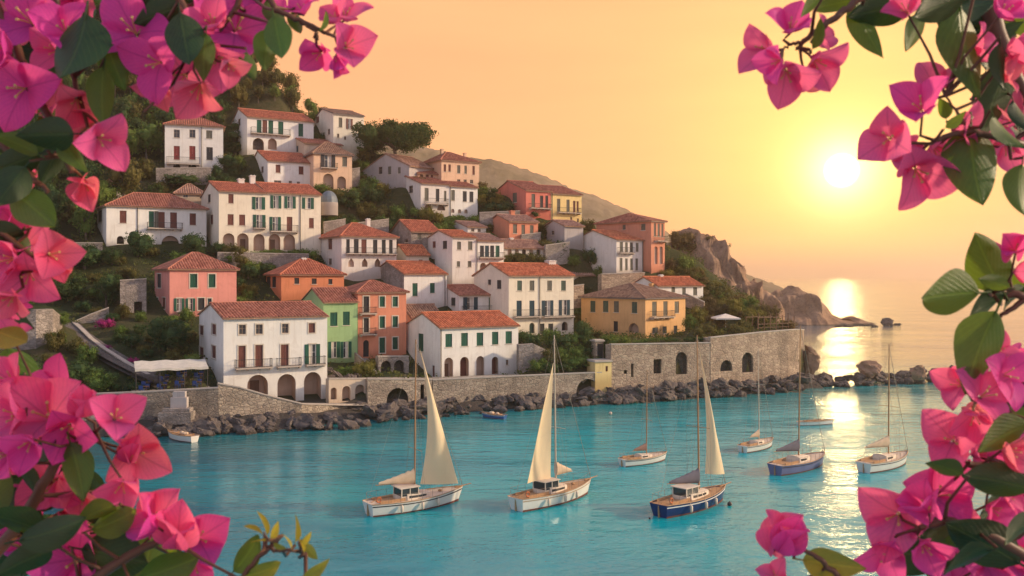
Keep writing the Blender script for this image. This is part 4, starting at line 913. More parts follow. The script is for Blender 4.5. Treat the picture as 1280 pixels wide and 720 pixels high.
def rock(p, r, label, group, flat=0.7, me=None, name='boulder'):
    o = link_mesh(name, me or random.choice(ROCKS), None, p, (random.uniform(-0.4, 0.4), random.uniform(-0.4, 0.4), random.uniform(0, 6.28)), (r * random.uniform(0.85, 1.4), r * random.uniform(0.8, 1.15), r * flat * random.uniform(0.75, 1.15)))
    tag(o, label, 'rock', group)
ROCKSW = []
for me in ROCKS:
    c = me.copy(); c.materials.clear(); c.materials.append(ROCKW); ROCKSW.append(c)
# boulders along the foot of the walls
WL = [(150, 545), (200, 547), (260, 545), (330, 541), (400, 537), (450, 533), (490, 527), (540, 522), (600, 517), (660, 512), (720, 508), (780, 504), (840, 500), (890, 496), (930, 489), (970, 486), (1003, 484)]
def wl(px): return float(np.interp(px, [a for a, _ in WL], [b for _, b in WL]))
px = 140.0
while px < 1004:
    Y = CAMH * FP / (wl(px) - HY); back = float(shore_y(sxy(px, Y)[0])) - Y
    seg = 'the quay wall at the left' if px < 272 else 'the ramp wall of the large white house' if px < 458 else 'the boat arch' if px < 545 else 'the long pale sea wall' if px < 760 else 'the fort wall' if px < 890 else 'the sunlit bastion wall'
    for k in range(3):
        f = (0.0, 0.45, 0.9)[k] + random.uniform(-0.15, 0.15); r = random.choice((0.45, 0.7, 0.9, 1.1, 1.3)) * random.uniform(0.85, 1.15) * (1.25 if k == 1 else 1.0) * (1.25 if px > 740 else 1)
        yy = Y + max(back, 1.0) * f; x = sxy(px + random.uniform(-8, 8), yy)[0]
        rock((x, yy, max(-0.1, 0.15 + f * 1.1) + (0.5 if px > 760 else 0.1) * f), r, 'dark weathered boulder at the water edge under ' + seg, 'boulders under ' + seg)
    if px > 755:
        for k in range(3 if px < 880 else 2):
            f = random.random(); yy = Y + max(back, 1.0) * f; x = sxy(px + random.uniform(-9, 9), yy)[0]
            rock((x, yy, 0.1 + f * 1.5), random.uniform(0.5, 1.7), 'dark weathered boulder at the water edge under ' + seg, 'boulders under ' + seg, 0.6)
    px += random.uniform(12, 17)
# the breakwater at the right, a big sunlit rock at the end of the bastion
for px, py, Y, r in ((414, 472, 106.5, 0.8), (422, 470, 107, 0.9), (434, 470, 107.5, 0.7), (441, 473, 107.8, 1.0), (447, 468, 109, 0.8), (412, 463, 108, 0.8)):
    rock(tuple(P(px, py, Y)), r, 'grey boulder of the rocky patch under the bright green house', 'boulders under the green house', 0.8)
for px in np.linspace(884, 1004, 30):
    yw = float(shore_y(sxy(px, 127)[0])); f = random.random(); yy = yw - 0.6 - 3.4 * f; r = random.uniform(0.7, 1.5)
    rock((sxy(px, yy)[0], yy, 1.5 * (1 - f) + 0.1), r, 'dark weathered boulder at the water edge under the sunlit bastion wall', 'boulders under the sunlit bastion wall', 0.62)
for k in range(74):
    px = 1003 + (1200 - 1003) * random.random() ** 0.9; f = random.random() ** 1.3
    Y0 = CAMH * FP / (np.interp(px, [1003, 1060, 1110, 1200], [485, 484, 481, 478]) - HY); yy = Y0 + f * 9
    hgt = np.interp(px, [1003, 1030, 1050, 1090, 1120, 1140, 1170, 1200], [1.9, 1.6, 1.2, 2.0, 1.4, 2.1, 1.6, 2.2])
    r = random.uniform(0.8, 1.5) * (0.75 + 0.35 * math.sin(f * math.pi)) * hgt / 1.7
    rock((sxy(px, yy)[0], yy, 0.15 + hgt * 0.45 * math.sin(f * math.pi)), r, 'brown boulder of the low breakwater behind the rightmost yachts', 'boulders of the breakwater', 0.75)
for px, yb, w_, h_, Y, lab in ((1014, 462, 30, 40, 134, 'tall rounded sunlit rock at the right end of the bastion wall'), (1148, 470, 24, 18, 134, 'pointed dark rock standing highest on the breakwater at the right'), (1087, 470, 34, 22, 135, 'broad domed rock in the middle of the breakwater')):
    p = P(px, yb, Y); o = link_mesh('boulder', ROCKSW[int(px) % 7], None, (p.x, p.y, p.z + h_ / FP * Y * 0.35), (0.1, 0.15, px), (w_ / FP * Y * 0.62, w_ / FP * Y * 0.6, h_ / FP * Y * 0.66)); tag(o, lab, 'rock')

def headland(name, crest, yb, Y, depth, m, amp=1.2, seed=0, n=70, top=2.0):
    """a rocky point: front foot at the water, crest line read off the photograph, steep face with gullies"""
    x0, x1 = crest[0][0], crest[-1][0]; rows = []
    for a in range(n + 1):
        px = x0 + (x1 - x0) * a / n; py = float(np.interp(px, [c[0] for c in crest], [c[1] for c in crest])); col = []
        ztop = CAMH - (py - HY) / FP * (Y + depth * 0.5); ztop = max(ztop, 0.2)
        for b in range(25):
            f = b / 24
            if f < 0.68: g_ = f / 0.68; yy = Y + depth * 0.5 * g_; z = -1.0 + (ztop + 1.0) * (1 - (1 - g_) ** 1.7)
            else: g_ = (f - 0.68) / 0.32; yy = Y + depth * (0.5 + 0.5 * g_); z = ztop * (1 - g_ ** 2) - g_ * 2
            x = (px - HX) / FP * (Y + depth * 0.5); q = Vector((x * 0.13, yy * 0.13, z * 0.16 + seed))
            dn = mnoise.hetero_terrain(q, 0.8, 2.1, 5, 0.6) * amp; rg = abs(mnoise.noise(Vector((x * 0.21 + z * 0.05, seed, z * 0.07)))) * amp * 1.3
            col.append((x + mnoise.noise(q * 2.3) * amp * 0.6, yy + (rg - dn * 0.5), max(z + (dn - 0.6) * 0.5 * min(1, max(z, 0) / 4), -2)))
        rows.append(col)
    mb = MB(); mb.grid(rows); o = mb.build(name, m); tag(o, kind='structure'); return o
headland('cliff', [(800, 330), (835, 310), (858, 300), (880, 306), (895, 318), (906, 330), (916, 352), (925, 372), (940, 405)], 400, 168, 40, ROCKW, 3.6, 1.0, 150)
headland('cliff', [(905, 362), (915, 342), (922, 336), (930, 352), (937, 360), (941, 352), (945, 366), (958, 372), (966, 385), (980, 404)], 404, 215, 30, ROCKW, 2.8, 5.0, 110)
headland('headland', [(940, 400), (955, 384), (968, 374), (980, 371), (992, 366), (1002, 367), (1008, 374), (1018, 378), (1026, 388), (1036, 395), (1050, 399), (1062, 397), (1072, 402), (1084, 407)], 406, 296, 34, ROCKW, 3.4, 9.0, 150)
for k in range(16):
    px = random.choice((random.uniform(1040, 1090), random.uniform(1085, 1124))); Y = random.uniform(285, 300); r = random.uniform(1.0, 2.0)
    rock((sxy(px, Y)[0], Y, 0.1), r, 'far low rock of the reef trailing off the headland', 'far rocks off the headland', 0.55)
p = P(1109, 402, 292); rock((p.x, p.y, 0.6), 2.6, 'highest far rock of the reef off the headland, a dark hump', None, 0.85, ROCKS[2])

HAZE = bpy.data.materials.new('warm_sea_haze'); HAZE.use_nodes = True; ht = NT(HAZE.node_tree); ht.n.clear()
hv = ht.new('ShaderNodeVolumePrincipled'); hv.inputs['Density'].default_value = 0.00032; hv.inputs['Color'].default_value = (1.0, 0.88, 0.76, 1); hv.inputs['Anisotropy'].default_value = 0.72
ho_ = ht.new('ShaderNodeOutputMaterial'); ht.l.new(hv.outputs[0], ho_.inputs['Volume'])
hb_ = MB(); hb_.box((-40000, -300, -8), (40000, 40000, 140)); tag(hb_.build('haze', HAZE), kind='stuff')
def m_mount(t):
    co = t.new('ShaderNodeNewGeometry').outputs['Position']; n = t.noise(co, 0.012, 6, 0.65); n2 = t.noise(co, 0.08, 4)
    return pbsdf(t, t.mix(t.rng(t.math('ADD', t.math('MULTIPLY', n, 0.7), t.math('MULTIPLY', n2, 0.3)), 0.4, 0.6), (0.09, 0.085, 0.045), (0.24, 0.19, 0.13)), 1.0, n2, 0.5, 3.0, spec=0.05)
mc = [(360, 150), (500, 178), (575, 196), (603, 200), (625, 203), (645, 210), (680, 221), (712, 236), (745, 247), (780, 262), (812, 280), (845, 300), (880, 322), (905, 336), (925, 346)]
o = headland('mountain', mc, 345, 880, 420, mat('mountain_scrub', m_mount), 2.2, 3.0, 140); 
# ------------------------------------------------------------------ trees, bushes and scrub
BARK = mat('bark', m_wood, (0.10, 0.07, 0.05))
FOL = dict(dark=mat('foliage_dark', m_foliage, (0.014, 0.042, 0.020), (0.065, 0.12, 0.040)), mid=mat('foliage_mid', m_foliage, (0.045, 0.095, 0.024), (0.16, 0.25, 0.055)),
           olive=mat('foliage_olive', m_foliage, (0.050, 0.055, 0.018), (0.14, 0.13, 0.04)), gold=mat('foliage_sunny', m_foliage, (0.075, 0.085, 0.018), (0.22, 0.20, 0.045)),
           warm=mat('foliage_dry', m_foliage, (0.075, 0.055, 0.028), (0.17, 0.125, 0.055)), purple=mat('bougainvillea_bloom', m_foliage, (0.16, 0.012, 0.10), (0.42, 0.035, 0.28), 0.35))
def crown_mesh(seed, n_cl, leaf, shape='round', name='crown', per=13, core=0.62):
    """leaf-sized faces gathered in clumps through the crown's volume, radius about 1, base at z = -0.6"""
    rs = np.random.RandomState(seed); V = []; lobes = []
    for _ in range(9 if shape != 'umb' else 14):
        d = rs.normal(size=3); d /= np.linalg.norm(d)
        if shape == 'umb': lobes.append((np.array([d[0] * 0.70, d[1] * 0.70, 0.30 * (1 - (d[0] ** 2 + d[1] ** 2)) + rs.uniform(-.12, .12)]), rs.uniform(0.24, 0.40)))
        elif shape == 'tall': lobes.append((np.array([d[0] * 0.38, d[1] * 0.38, d[2] * 0.85 + 0.1]), rs.uniform(0.28, 0.45)))
        elif shape == 'hedge': lobes.append((np.array([rs.uniform(-1, 1), d[1] * 0.15, d[2] * 0.2]), rs.uniform(0.22, 0.34)))
        else: lobes.append((d * rs.uniform(0.35, 0.62) * np.array([1, 1, 0.8]), rs.uniform(0.34, 0.55)))
    for k in range(n_cl):
        c, r = lobes[rs.randint(len(lobes))]
        d = rs.normal(size=3); d /= np.linalg.norm(d)
        if shape == 'umb': d[2] *= 0.8
        q = c + d * r * rs.uniform(0.55, 1.06) ** 0.6
        for _ in range(per):
            p = q + rs.normal(size=3) * leaf * 1.35
            a = rs.normal(size=3); a /= np.linalg.norm(a); b = np.cross(a, rs.normal(size=3)); b /= np.linalg.norm(b)
            s = leaf * rs.uniform(0.6, 1.3)
            V += [p + a * s, p + b * s * 0.55, p - a * s, p - b * s * 0.55]
    m = MB(); n = len(V) // 4; m.v = [tuple(v) for v in V]; m.f = [(4 * i, 4 * i + 1, 4 * i + 2, 4 * i + 3) for i in range(n)]; m.m = [0] * n
    for c, r in lobes:                                   # twiggy hearts of the lobes, so that the crown is not see-through all over
        rows = []
        for a in range(6):
            t = math.pi * a / 5; rows.append([tuple(c + r * core * np.array([math.sin(t) * math.cos(2 * math.pi * b / 7), math.sin(t) * math.sin(2 * math.pi * b / 7), math.cos(t)]) * (1 + 0.25 * mnoise.noise(Vector((a * 1.7 + seed, b * 2.3, r * 9))))) for b in range(7)])
        m.grid(rows, closed=True, smooth=False)
    return m
CR = {}
def crown(kind, fol):
    k = (kind, fol)
    if k not in CR:
        sh, seed, n_cl, leaf = {'bush1': ('round', 1, 150, 0.055), 'bush2': ('round', 2, 150, 0.06), 'tree1': ('round', 3, 260, 0.042), 'tree2': ('round', 4, 240, 0.045), 'tall': ('tall', 5, 220, 0.042),
                                'umb': ('umb', 6, 1500, 0.026), 'hedge': ('hedge', 8, 260, 0.045), 'far1': ('round', 11, 110, 0.065), 'far2': ('tall', 12, 110, 0.06), 'far3': ('round', 13, 100, 0.07)}[kind]
        CR[k] = crown_mesh(seed, n_cl, leaf, sh).mesh('crown', FOL[fol])
    return CR[k]
def trunk_mb(h, r, spread, seed=0, limbs=5):
    rs = random.Random(seed); m = MB()
    pts = [Vector((0, 0, -0.5)), Vector((rs.uniform(-.05, .05) * h, 0, h * 0.35)), Vector((rs.uniform(-.1, .1) * h, rs.uniform(-.1, .1) * h, h * 0.75))]
    m.tube(pts, [r, r * 0.8, r * 0.55], 7)
    for k in range(limbs):
        a = 2 * math.pi * k / limbs + rs.uniform(-.4, .4); e = Vector((math.cos(a) * spread, math.sin(a) * spread, h * rs.uniform(1.0, 1.25)))
        s = pts[1].lerp(pts[2], rs.uniform(0.3, 1.0)); m.tube([s, s.lerp(e, 0.5) + Vector((0, 0, 0.08 * h)), e], [r * 0.45, r * 0.3, r * 0.12], 5)
    return m
def plant(px, pyb, w_, h_, kind, fol, label, cat='bush', group=None, name=None, lift=None, Y=None):
    """crown w_ x h_ picture points standing on the ground at (px, pyb)"""
    if Y is None: p = on_ground(px, pyb)
    else: p = P(px, pyb, Y)
    sc = p.y / FP; W = w_ * sc / 2; Hh = h_ * sc / 2
    o = empty(name or ('bush' if cat == 'bush' else 'tree'), p, random.uniform(0, 6.28), label, cat, group)
    tall = kind.startswith(('tree', 'far', 'tall', 'umb'))
    cz = {'umb': Hh * 1.05}.get(kind, Hh * (1.0 if tall else 0.8))
    sz = Hh * {'umb': 1.9, 'tall': 0.85, 'far2': 0.85, 'hedge': 1.9}.get(kind, 1.12)
    sx = W * {'tall': 1.45, 'far2': 1.45}.get(kind, 1.06)
    link_mesh('crown', crown(kind, fol), o, (0, 0, cz), (0, 0, 0), (sx, sx if kind != 'hedge' else min(W * 0.9, 2.2 * 1.2), sz))
    if kind == 'hedge': o.rotation_euler.z = R(26) ; o.children[0].scale = (sx, min(sx, 2.0), sz)
    trunk_mb(cz * 0.9, max(0.06, W * 0.07), W * 0.5, int(px * 7 + pyb), 5 if tall else 4).build('trunk', BARK, o)
    return o
# the big pine on the skyline
pine = plant(494, 201, 98, 50, 'umb', 'dark', 'wide spreading dark umbrella pine, alone on the skyline above the grey stone house', 'tree', name='pine_tree', Y=168)
for it in [
    # left side gardens
    (172, 322, 48, 40, 'tree1', 'dark', 'round dark tree hiding the arch of the left white house', 'tree'), (245, 326, 48, 38, 'tree2', 'dark', 'round dark tree against the left wall of the arcaded cream house', 'tree'),
    (205, 440, 76, 54, 'tree1', 'dark', 'broad dark tree standing between the salmon pink house and the awning', 'tree'),
    (133, 384, 48, 50, 'tree2', 'dark', 'dark rounded tree above the bend of the stone parapet', 'tree'), (106, 336, 60, 40, 'bush1', 'dark', 'dark hedge mass under the left white house', 'bush'),
    (85, 378, 50, 44, 'bush2', 'dark', 'dark bush behind the rounded stone bastion', 'bush'), (60, 345, 60, 60, 'tree1', 'dark', 'dark tree half hidden by the left flowers, below the wood', 'tree'),
    (88, 482, 60, 40, 'bush1', 'dark', 'dark green bush at the foot of the stone ramp, far left', 'bush'), (126, 490, 42, 26, 'bush2', 'mid', 'lower green bush beside the quay wall, far left', 'bush'), (170, 490, 30, 16, 'bush1', 'dark', 'small dark bush against the foot of the parapet by the awning', 'bush'),
    (68, 440, 30, 34, 'bush2', 'olive', 'straggly olive bush growing on the rounded stone bastion', 'bush'), (30, 484, 60, 50, 'bush1', 'dark', 'dark bush beneath the left edge flowers, by the water', 'bush'),
    (132, 412, 24, 18, 'bush1', 'purple', 'purple flowering bush inside the bend of the parapet', 'bush'), (128, 444, 28, 16, 'bush2', 'purple', 'purple flowering bush spilling over the middle of the parapet', 'bush'), (166, 458, 16, 16, 'bush1', 'purple', 'small purple flowering bush left of the awning', 'bush'),
    (300, 345, 22, 34, 'tall', 'olive', 'olive creeper hanging on the wall right of the salmon pink house', 'bush'),
    (352, 323, 64, 12, 'hedge', 'mid', 'clipped hedge on the terrace of the arcaded cream pair', 'bush'), (283, 330, 26, 16, 'bush2', 'mid', 'green bush at the left end of the arcaded pair terrace', 'bush'),
    # upper middle
    (228, 235, 60, 24, 'bush1', 'dark', 'dark bush below the stone wall of the highest white house', 'bush'), (272, 222, 20, 20, 'bush2', 'dark', 'dark bush at the right end of the wall under the highest white house', 'bush'), (295, 196, 34, 40, 'tall', 'dark', 'dark slim tree between the two highest white houses', 'tree'),
    (176, 228, 42, 36, 'tree1', 'olive', 'lighter olive tree left of the highest white house', 'tree'), (285, 212, 30, 26, 'bush1', 'dark', 'dark bush beside the small white house with two brown windows', 'bush'),
    (431, 232, 24, 28, 'bush2', 'gold', 'yellow green bush right of the peach arched house', 'bush'), (447, 232, 24, 24, 'bush1', 'mid', 'mid green bush under the grey stone house', 'bush'), (436, 262, 44, 32, 'bush2', 'dark', 'broad dark bush below the peach arched house', 'bush'), (470, 256, 26, 28, 'bush1', 'dark', 'dark bush left of the lavender gabled house', 'bush'),
    (473, 278, 34, 30, 'bush1', 'olive', 'olive bush above the chimney of the pointed arch house', 'bush'), (497, 276, 28, 26, 'bush2', 'mid', 'green bush below the lavender gable', 'bush'), (455, 276, 26, 26, 'bush2', 'olive', 'olive bush on the slope behind the pointed arch house', 'bush'), (520, 272, 22, 18, 'bush1', 'mid', 'green bush at the corner of the lavender gabled house', 'bush'),
    (534, 281, 22, 28, 'bush1', 'gold', 'bright yellow green bush under the lavender gabled house', 'bush'), (549, 282, 16, 20, 'bush2', 'gold', 'small yellow green bush beside the bright one under the balcony', 'bush'), (580, 282, 50, 16, 'hedge', 'mid', 'low hedge under the bright white house end', 'bush'), (622, 268, 46, 24, 'bush1', 'dark', 'dark hedge below the coral red house', 'bush'),
    (604, 240, 16, 14, 'bush2', 'warm', 'dry brownish bush between the skyline peach house and the coral red house', 'bush'), (667, 272, 18, 10, 'bush1', 'dark', 'small dark bush above the small coral house roof', 'bush'),
    (662, 304, 60, 14, 'hedge', 'dark', 'dark hedge below the small coral house', 'bush'), (652, 330, 52, 16, 'hedge', 'olive', 'spiky olive hedge under the porch outbuilding', 'bush'), (699, 324, 28, 28, 'bush2', 'dark', 'dark bush left of the big lavender gable', 'bush'), (738, 332, 26, 30, 'bush1', 'dark', 'dark bush growing against the big lavender gable', 'bush'), (716, 336, 24, 18, 'bush2', 'mid', 'green bush above the low stone outbuilding', 'bush'), (690, 322, 26, 22, 'bush1', 'dark', 'dark bush behind the tall white house chimney', 'bush'),
    (834, 350, 26, 18, 'bush1', 'gold', 'clipped round bush below the tall terracotta house', 'bush'), (728, 372, 24, 14, 'bush2', 'dark', 'dark bush beside the low stone outbuilding', 'bush'),
    # terrace gardens at the right
    (727, 428, 34, 34, 'tree1', 'dark', 'round dark tree left of the ochre villa', 'tree'), (664, 434, 32, 26, 'bush1', 'dark', 'dark bush right of the white house with five green shutters', 'bush'), (700, 438, 44, 26, 'bush2', 'dark', 'broad dark bush below the tall white house', 'bush'), (744, 440, 36, 24, 'bush1', 'dark', 'dark bush at the corner of the ochre villa garden', 'bush'), (775, 440, 34, 24, 'bush2', 'mid', 'bush trailing over the left end of the fort wall', 'bush'),
    (716, 460, 36, 24, 'bush1', 'mid', 'green bush on the bank behind the pale sea wall', 'bush'), (690, 458, 32, 26, 'bush2', 'olive', 'olive bush on the bank behind the pale sea wall', 'bush'), (730, 448, 30, 20, 'bush2', 'dark', 'dark bush left of the slim doorway tower', 'bush'),
    (820, 430, 56, 9, 'hedge', 'mid', 'low hedge along the top of the fort wall', 'bush'), (868, 430, 30, 14, 'bush1', 'dark', 'dark bush on the corner of the fort wall', 'bush'),
    (880, 430, 36, 30, 'tree2', 'olive', 'olive round bush between the ochre villa and the parasol', 'tree'), (874, 404, 32, 30, 'bush1', 'gold', 'sunlit yellow green bush right of the ochre villa', 'bush'), (864, 412, 24, 24, 'bush2', 'mid', 'green bush against the right end of the ochre villa', 'bush'),
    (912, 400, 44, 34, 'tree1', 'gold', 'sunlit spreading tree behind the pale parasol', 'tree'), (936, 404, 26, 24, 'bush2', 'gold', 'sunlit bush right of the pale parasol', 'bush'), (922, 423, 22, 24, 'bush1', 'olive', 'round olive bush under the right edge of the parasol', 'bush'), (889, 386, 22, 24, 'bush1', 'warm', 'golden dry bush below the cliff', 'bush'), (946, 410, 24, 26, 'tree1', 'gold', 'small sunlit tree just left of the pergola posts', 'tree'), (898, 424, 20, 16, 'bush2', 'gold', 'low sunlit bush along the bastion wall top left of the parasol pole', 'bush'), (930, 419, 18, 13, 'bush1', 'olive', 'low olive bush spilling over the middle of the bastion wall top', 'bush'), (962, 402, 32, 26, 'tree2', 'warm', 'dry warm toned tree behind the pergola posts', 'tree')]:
    plant(*it)
for px, py, w_, h_, k, lab in ((850, 312, 36, 30, 'tree1', 'dark warm tree on the cliff right beside the tall terracotta house'), (872, 318, 40, 26, 'bush1', 'dry scrub crown on the shoulder of the cliff'), (896, 322, 34, 22, 'tree2', 'rightmost dark tree on the cliff top'), (860, 340, 30, 20, 'bush2', 'dry bush half way down the cliff'), (884, 308, 26, 18, 'tree2', 'small tree on the cliff top behind the scrub crown')):
    plant(px, py, w_, h_, k, 'warm', lab, 'tree' if k[0] == 't' else 'bush', Y=184)
SP = [(150, 330), (190, 318), (225, 330), (275, 316), (300, 360), (310, 345), (160, 345), (140, 330), (118, 352), (300, 320), (330, 342), (395, 330), (400, 300), (415, 285), (405, 270), (425, 275), (440, 285), (420, 250), (445, 245), (460, 268), (485, 290), (510, 284), (478, 240), (462, 238),
      (555, 300), (560, 290), (600, 258), (610, 290), (600, 300), (680, 312), (690, 300), (670, 290), (735, 290), (745, 300), (740, 280), (750, 345), (705, 372), (715, 382), (722, 395), (720, 405), (730, 412), (690, 430), (652, 426), (672, 446), (704, 450), (720, 452), (738, 456), (708, 466), (690, 468), (672, 462), (740, 432), (758, 434), (765, 445),
      (840, 340), (845, 360), (850, 372), (880, 380), (886, 395), (898, 410), (905, 388), (925, 392), (940, 395), (950, 408), (895, 370), (905, 380), (855, 350), (870, 350), (880, 362), (930, 412), (986, 410), (20, 400), (95, 360), (75, 405), (60, 455), (110, 475), (145, 485), (50, 470), (150, 415), (180, 440), (225, 462), (240, 455), (175, 400), (215, 405), (232, 398), (300, 380), (310, 372), (455, 470), (462, 462), (440, 472), (428, 470),
      (283, 240), (270, 236), (200, 240), (195, 246), (165, 246), (300, 210), (292, 222), (400, 240), (300, 185), (280, 180), (270, 198), (398, 178), (345, 188), (440, 200), (448, 196), (452, 212), (520, 232), (604, 246), (612, 250)]
SP = SP + [(a + random.uniform(-14, 14), b + random.uniform(-5, 8)) for a, b in SP if 260 < a and b < 400] + [(a, b) for a, b in ((868, 345), (878, 352), (888, 360), (896, 372), (905, 372), (915, 384), (925, 380), (880, 372), (870, 360), (900, 392), (945, 400), (890, 402), (858, 338), (865, 352), (912, 395), (935, 390), (845, 348), (60, 425), (75, 428), (95, 440), (110, 452), (70, 460), (100, 462), (120, 470), (140, 478), (150, 425), (165, 432), (175, 415), (190, 425), (140, 400), (155, 395), (120, 395), (105, 388), (185, 445), (230, 440), (215, 450), (235, 425), (228, 412), (160, 372), (140, 362), (122, 370), (90, 352), (110, 322), (70, 330), (40, 350), (30, 380), (50, 372), (730, 426), (745, 424), (760, 430), (715, 430))]
for k, (px, py) in enumerate(SP):
    side = 'left' if px < 340 else 'middle' if px < 650 else 'right'
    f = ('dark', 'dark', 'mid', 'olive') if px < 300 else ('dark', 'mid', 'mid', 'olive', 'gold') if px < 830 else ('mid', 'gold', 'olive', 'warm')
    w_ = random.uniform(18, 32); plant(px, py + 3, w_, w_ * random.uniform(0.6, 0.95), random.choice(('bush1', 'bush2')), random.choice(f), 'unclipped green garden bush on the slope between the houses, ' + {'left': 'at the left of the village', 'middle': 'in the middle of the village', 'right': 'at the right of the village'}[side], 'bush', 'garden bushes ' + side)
# trees of the wooded hill
n = 0; pts = []; tries = 0
FARK = [('far1', 'dark'), ('far2', 'dark'), ('far3', 'dark'), ('far1', 'mid'), ('far3', 'olive'), ('far2', 'mid')]
houses_px = [(o.location.x, o.location.y) for o in bpy.data.objects if o.get('category') == 'house']
protos = {}
def inst(kind, fol):
    if (kind, fol) not in protos:
        o = empty('tree'); link_mesh('crown', crown(kind, fol), o, (0, 0, 2.6), (0, 0, 0), (1.9, 1.9, 2.1)); trunk_mb(2.4, 0.14, 0.9, len(protos)).build('trunk', BARK, o); protos[(kind, fol)] = [o, False]
    pr = protos[(kind, fol)]
    if not pr[1]: pr[1] = True; return pr[0]
    return copy_tree(pr[0])
while n < 265 and tries < 30000:
    tries += 1
    px = random.uniform(-70, 470); x = None
    cy = float(np.interp(px, [c[0] for c in crest], [c[1] for c in crest])); lim = np.interp(px, [-70, 0, 120, 200, 290, 330, 400, 470], [320, 320, 300, 232, 150, 132, 138, 180])
    py = random.uniform(cy - 2, max(lim, cy + 4)); q = on_ground(px, py)
    if any((q.x - a) ** 2 + (q.y - b) ** 2 < 2.7 ** 2 for a, b in pts): continue
    if any(0 < (q.y - b) * 0.87 + (a - q.x) * 0.5 + 2 < 12 and -2 < (q.x - a) * 0.87 + (q.y - b) * 0.5 < 13 for a, b in houses_px): continue
    pts.append((q.x, q.y)); n += 1
    right_side = px > 285 and py > 85
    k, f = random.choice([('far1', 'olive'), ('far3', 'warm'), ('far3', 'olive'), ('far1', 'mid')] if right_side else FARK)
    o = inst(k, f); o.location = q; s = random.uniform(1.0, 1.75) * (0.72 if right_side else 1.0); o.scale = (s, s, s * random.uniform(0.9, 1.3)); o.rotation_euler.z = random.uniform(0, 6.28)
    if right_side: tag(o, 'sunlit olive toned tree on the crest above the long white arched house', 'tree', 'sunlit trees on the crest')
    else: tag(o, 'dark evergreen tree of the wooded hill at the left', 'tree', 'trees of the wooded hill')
plant(386, 141, 26, 22, 'tree1', 'mid', 'round pine crown standing above the ridge, left of the tall cream house', 'tree', Y=182)
plant(404, 142, 18, 12, 'bush1', 'olive', 'small olive bush on the ridge just left of the tall cream house', 'bush', Y=180)
# scrub that covers the open ground
rs = np.random.RandomState(5); sm = MB(); V = []
hx = [(h['M'].inverted(), h['W'], h['D']) for h in HOUSES.values()]
cnt = 0
while cnt < 7500:
    x = rs.uniform(-110, 60); y = rs.uniform(92, 235); z = ground(x, y)
    if z < 3.0: continue
    q = Vector((x, y, 0)); bad = False
    for Mi, W, D in hx:
        l = Mi @ q
        if -0.5 < l.x < W + 0.5 and -1.6 < l.y < D + 0.3: bad = True; break
    if bad or mnoise.noise(Vector((x * 0.11, y * 0.11, 0))) < -0.38: continue
    if 96 < y < 121 and -54 < x < -42: continue
    s = rs.uniform(0.35, 1.1)
    for _ in range(16):
        d = rs.normal(size=3); d /= np.linalg.norm(d); p = np.array([x, y, z + s * 0.35]) + d * s * np.array([1, 1, 0.7]); a = rs.normal(size=3); a /= np.linalg.norm(a); b = np.cross(a, d); b /= np.linalg.norm(b) + 1e-6; t = 0.16 * rs.uniform(0.6, 1.4)
        V += [p + a * t, p + b * t * 0.6, p - a * t, p - b * t * 0.6]
    cnt += 1
sm.v = [tuple(v) for v in V]; k = len(V) // 4; sm.f = [(4 * i, 4 * i + 1, 4 * i + 2, 4 * i + 3) for i in range(k)]; sm.m = [0] * k
tag(sm.build('scrub', mat('scrub_leaves', m_foliage, (0.03, 0.055, 0.02), (0.12, 0.145, 0.045))), kind='stuff')

# ------------------------------------------------------------------ awning terrace, parasol, pergola, dome
def awning():
    p = P(214, 486, 96.6); root = empty('awning', p, R(24), 'pale fabric awning on slim posts over the taverna tables beside the large white house', 'awning')
    W, D, H = 7.2, 3.6, 2.35
    m = MB(); rows = []
    for a in range(10):
        x = -W / 2 + W * a / 9; rows.append([(x, -D / 2 + D * b / 6, H + 0.55 * b / 6 + 0.06 * math.sin(a * 2.1) - 0.10 * math.sin(math.pi * b / 6)) for b in range(7)])
    m.grid(rows); m.grid([[(r[0][0], r[0][1] - 0.01, r[0][2] - h) for h in (0, 0.22)] for r in rows]); m.build('canopy', mat('awning_cloth', m_plain, (0.62, 0.58, 0.50), 0.9), root)
    for x in (-W / 2 + 0.1, -W / 6, W / 6, W / 2 - 0.1):
        for y in (-D / 2 + 0.1, D / 2 - 0.1):
            k = MB(); k.tube([(x, y, -0.5), (x, y, H + (0.5 if y > 0 else -0.03))], 0.05, 6); k.build('post', IRON, root)
    return p
AW = awning()
BLUE = mat('blue_chair_paint', m_plain, (0.02, 0.06, 0.22), 0.5)
def chair(p, rz, first=[None]):
    if first[0] is None:
        o = empty('chair'); first[0] = o
        m = MB(); m.box((-0.22, -0.22, 0.43), (0.22, 0.22, 0.47)); m.build('seat', BLUE, o)
        m = MB(); m.box((-0.22, 0.19, 0.55), (0.22, 0.22, 0.92)); m.build('backrest', BLUE, o)
        for x, y, h in ((-.2, -.2, .43), (.2, -.2, .43), (-.2, .2, .9), (.2, .2, .9)):
            m = MB(); m.tube([(x, y, 0), (x, y, h)], 0.02, 5); m.build('leg', BLUE, o)
    else: o = copy_tree(first[0])
    o.location = p; o.rotation_euler.z = rz; tag(o, 'blue taverna chair in the shade of the pale awning', 'chair', 'chairs under the awning'); return o
def table(p, first=[None]):
    if first[0] is None:
        o = empty('table'); first[0] = o
        m = MB(); m.box((-0.4, -0.4, 0.72), (0.4, 0.4, 0.75)); m.build('tabletop', DOORM, o)
        for x, y in ((-.35, -.35), (.35, -.35), (-.35, .35), (.35, .35)):
            m = MB(); m.tube([(x, y, 0), (x, y, 0.72)], 0.025, 5); m.build('leg', DOORM, o)
    else: o = copy_tree(first[0])
    o.location = p; tag(o, 'small square wooden taverna table in the shade of the pale awning', 'table', 'tables under the awning'); return o
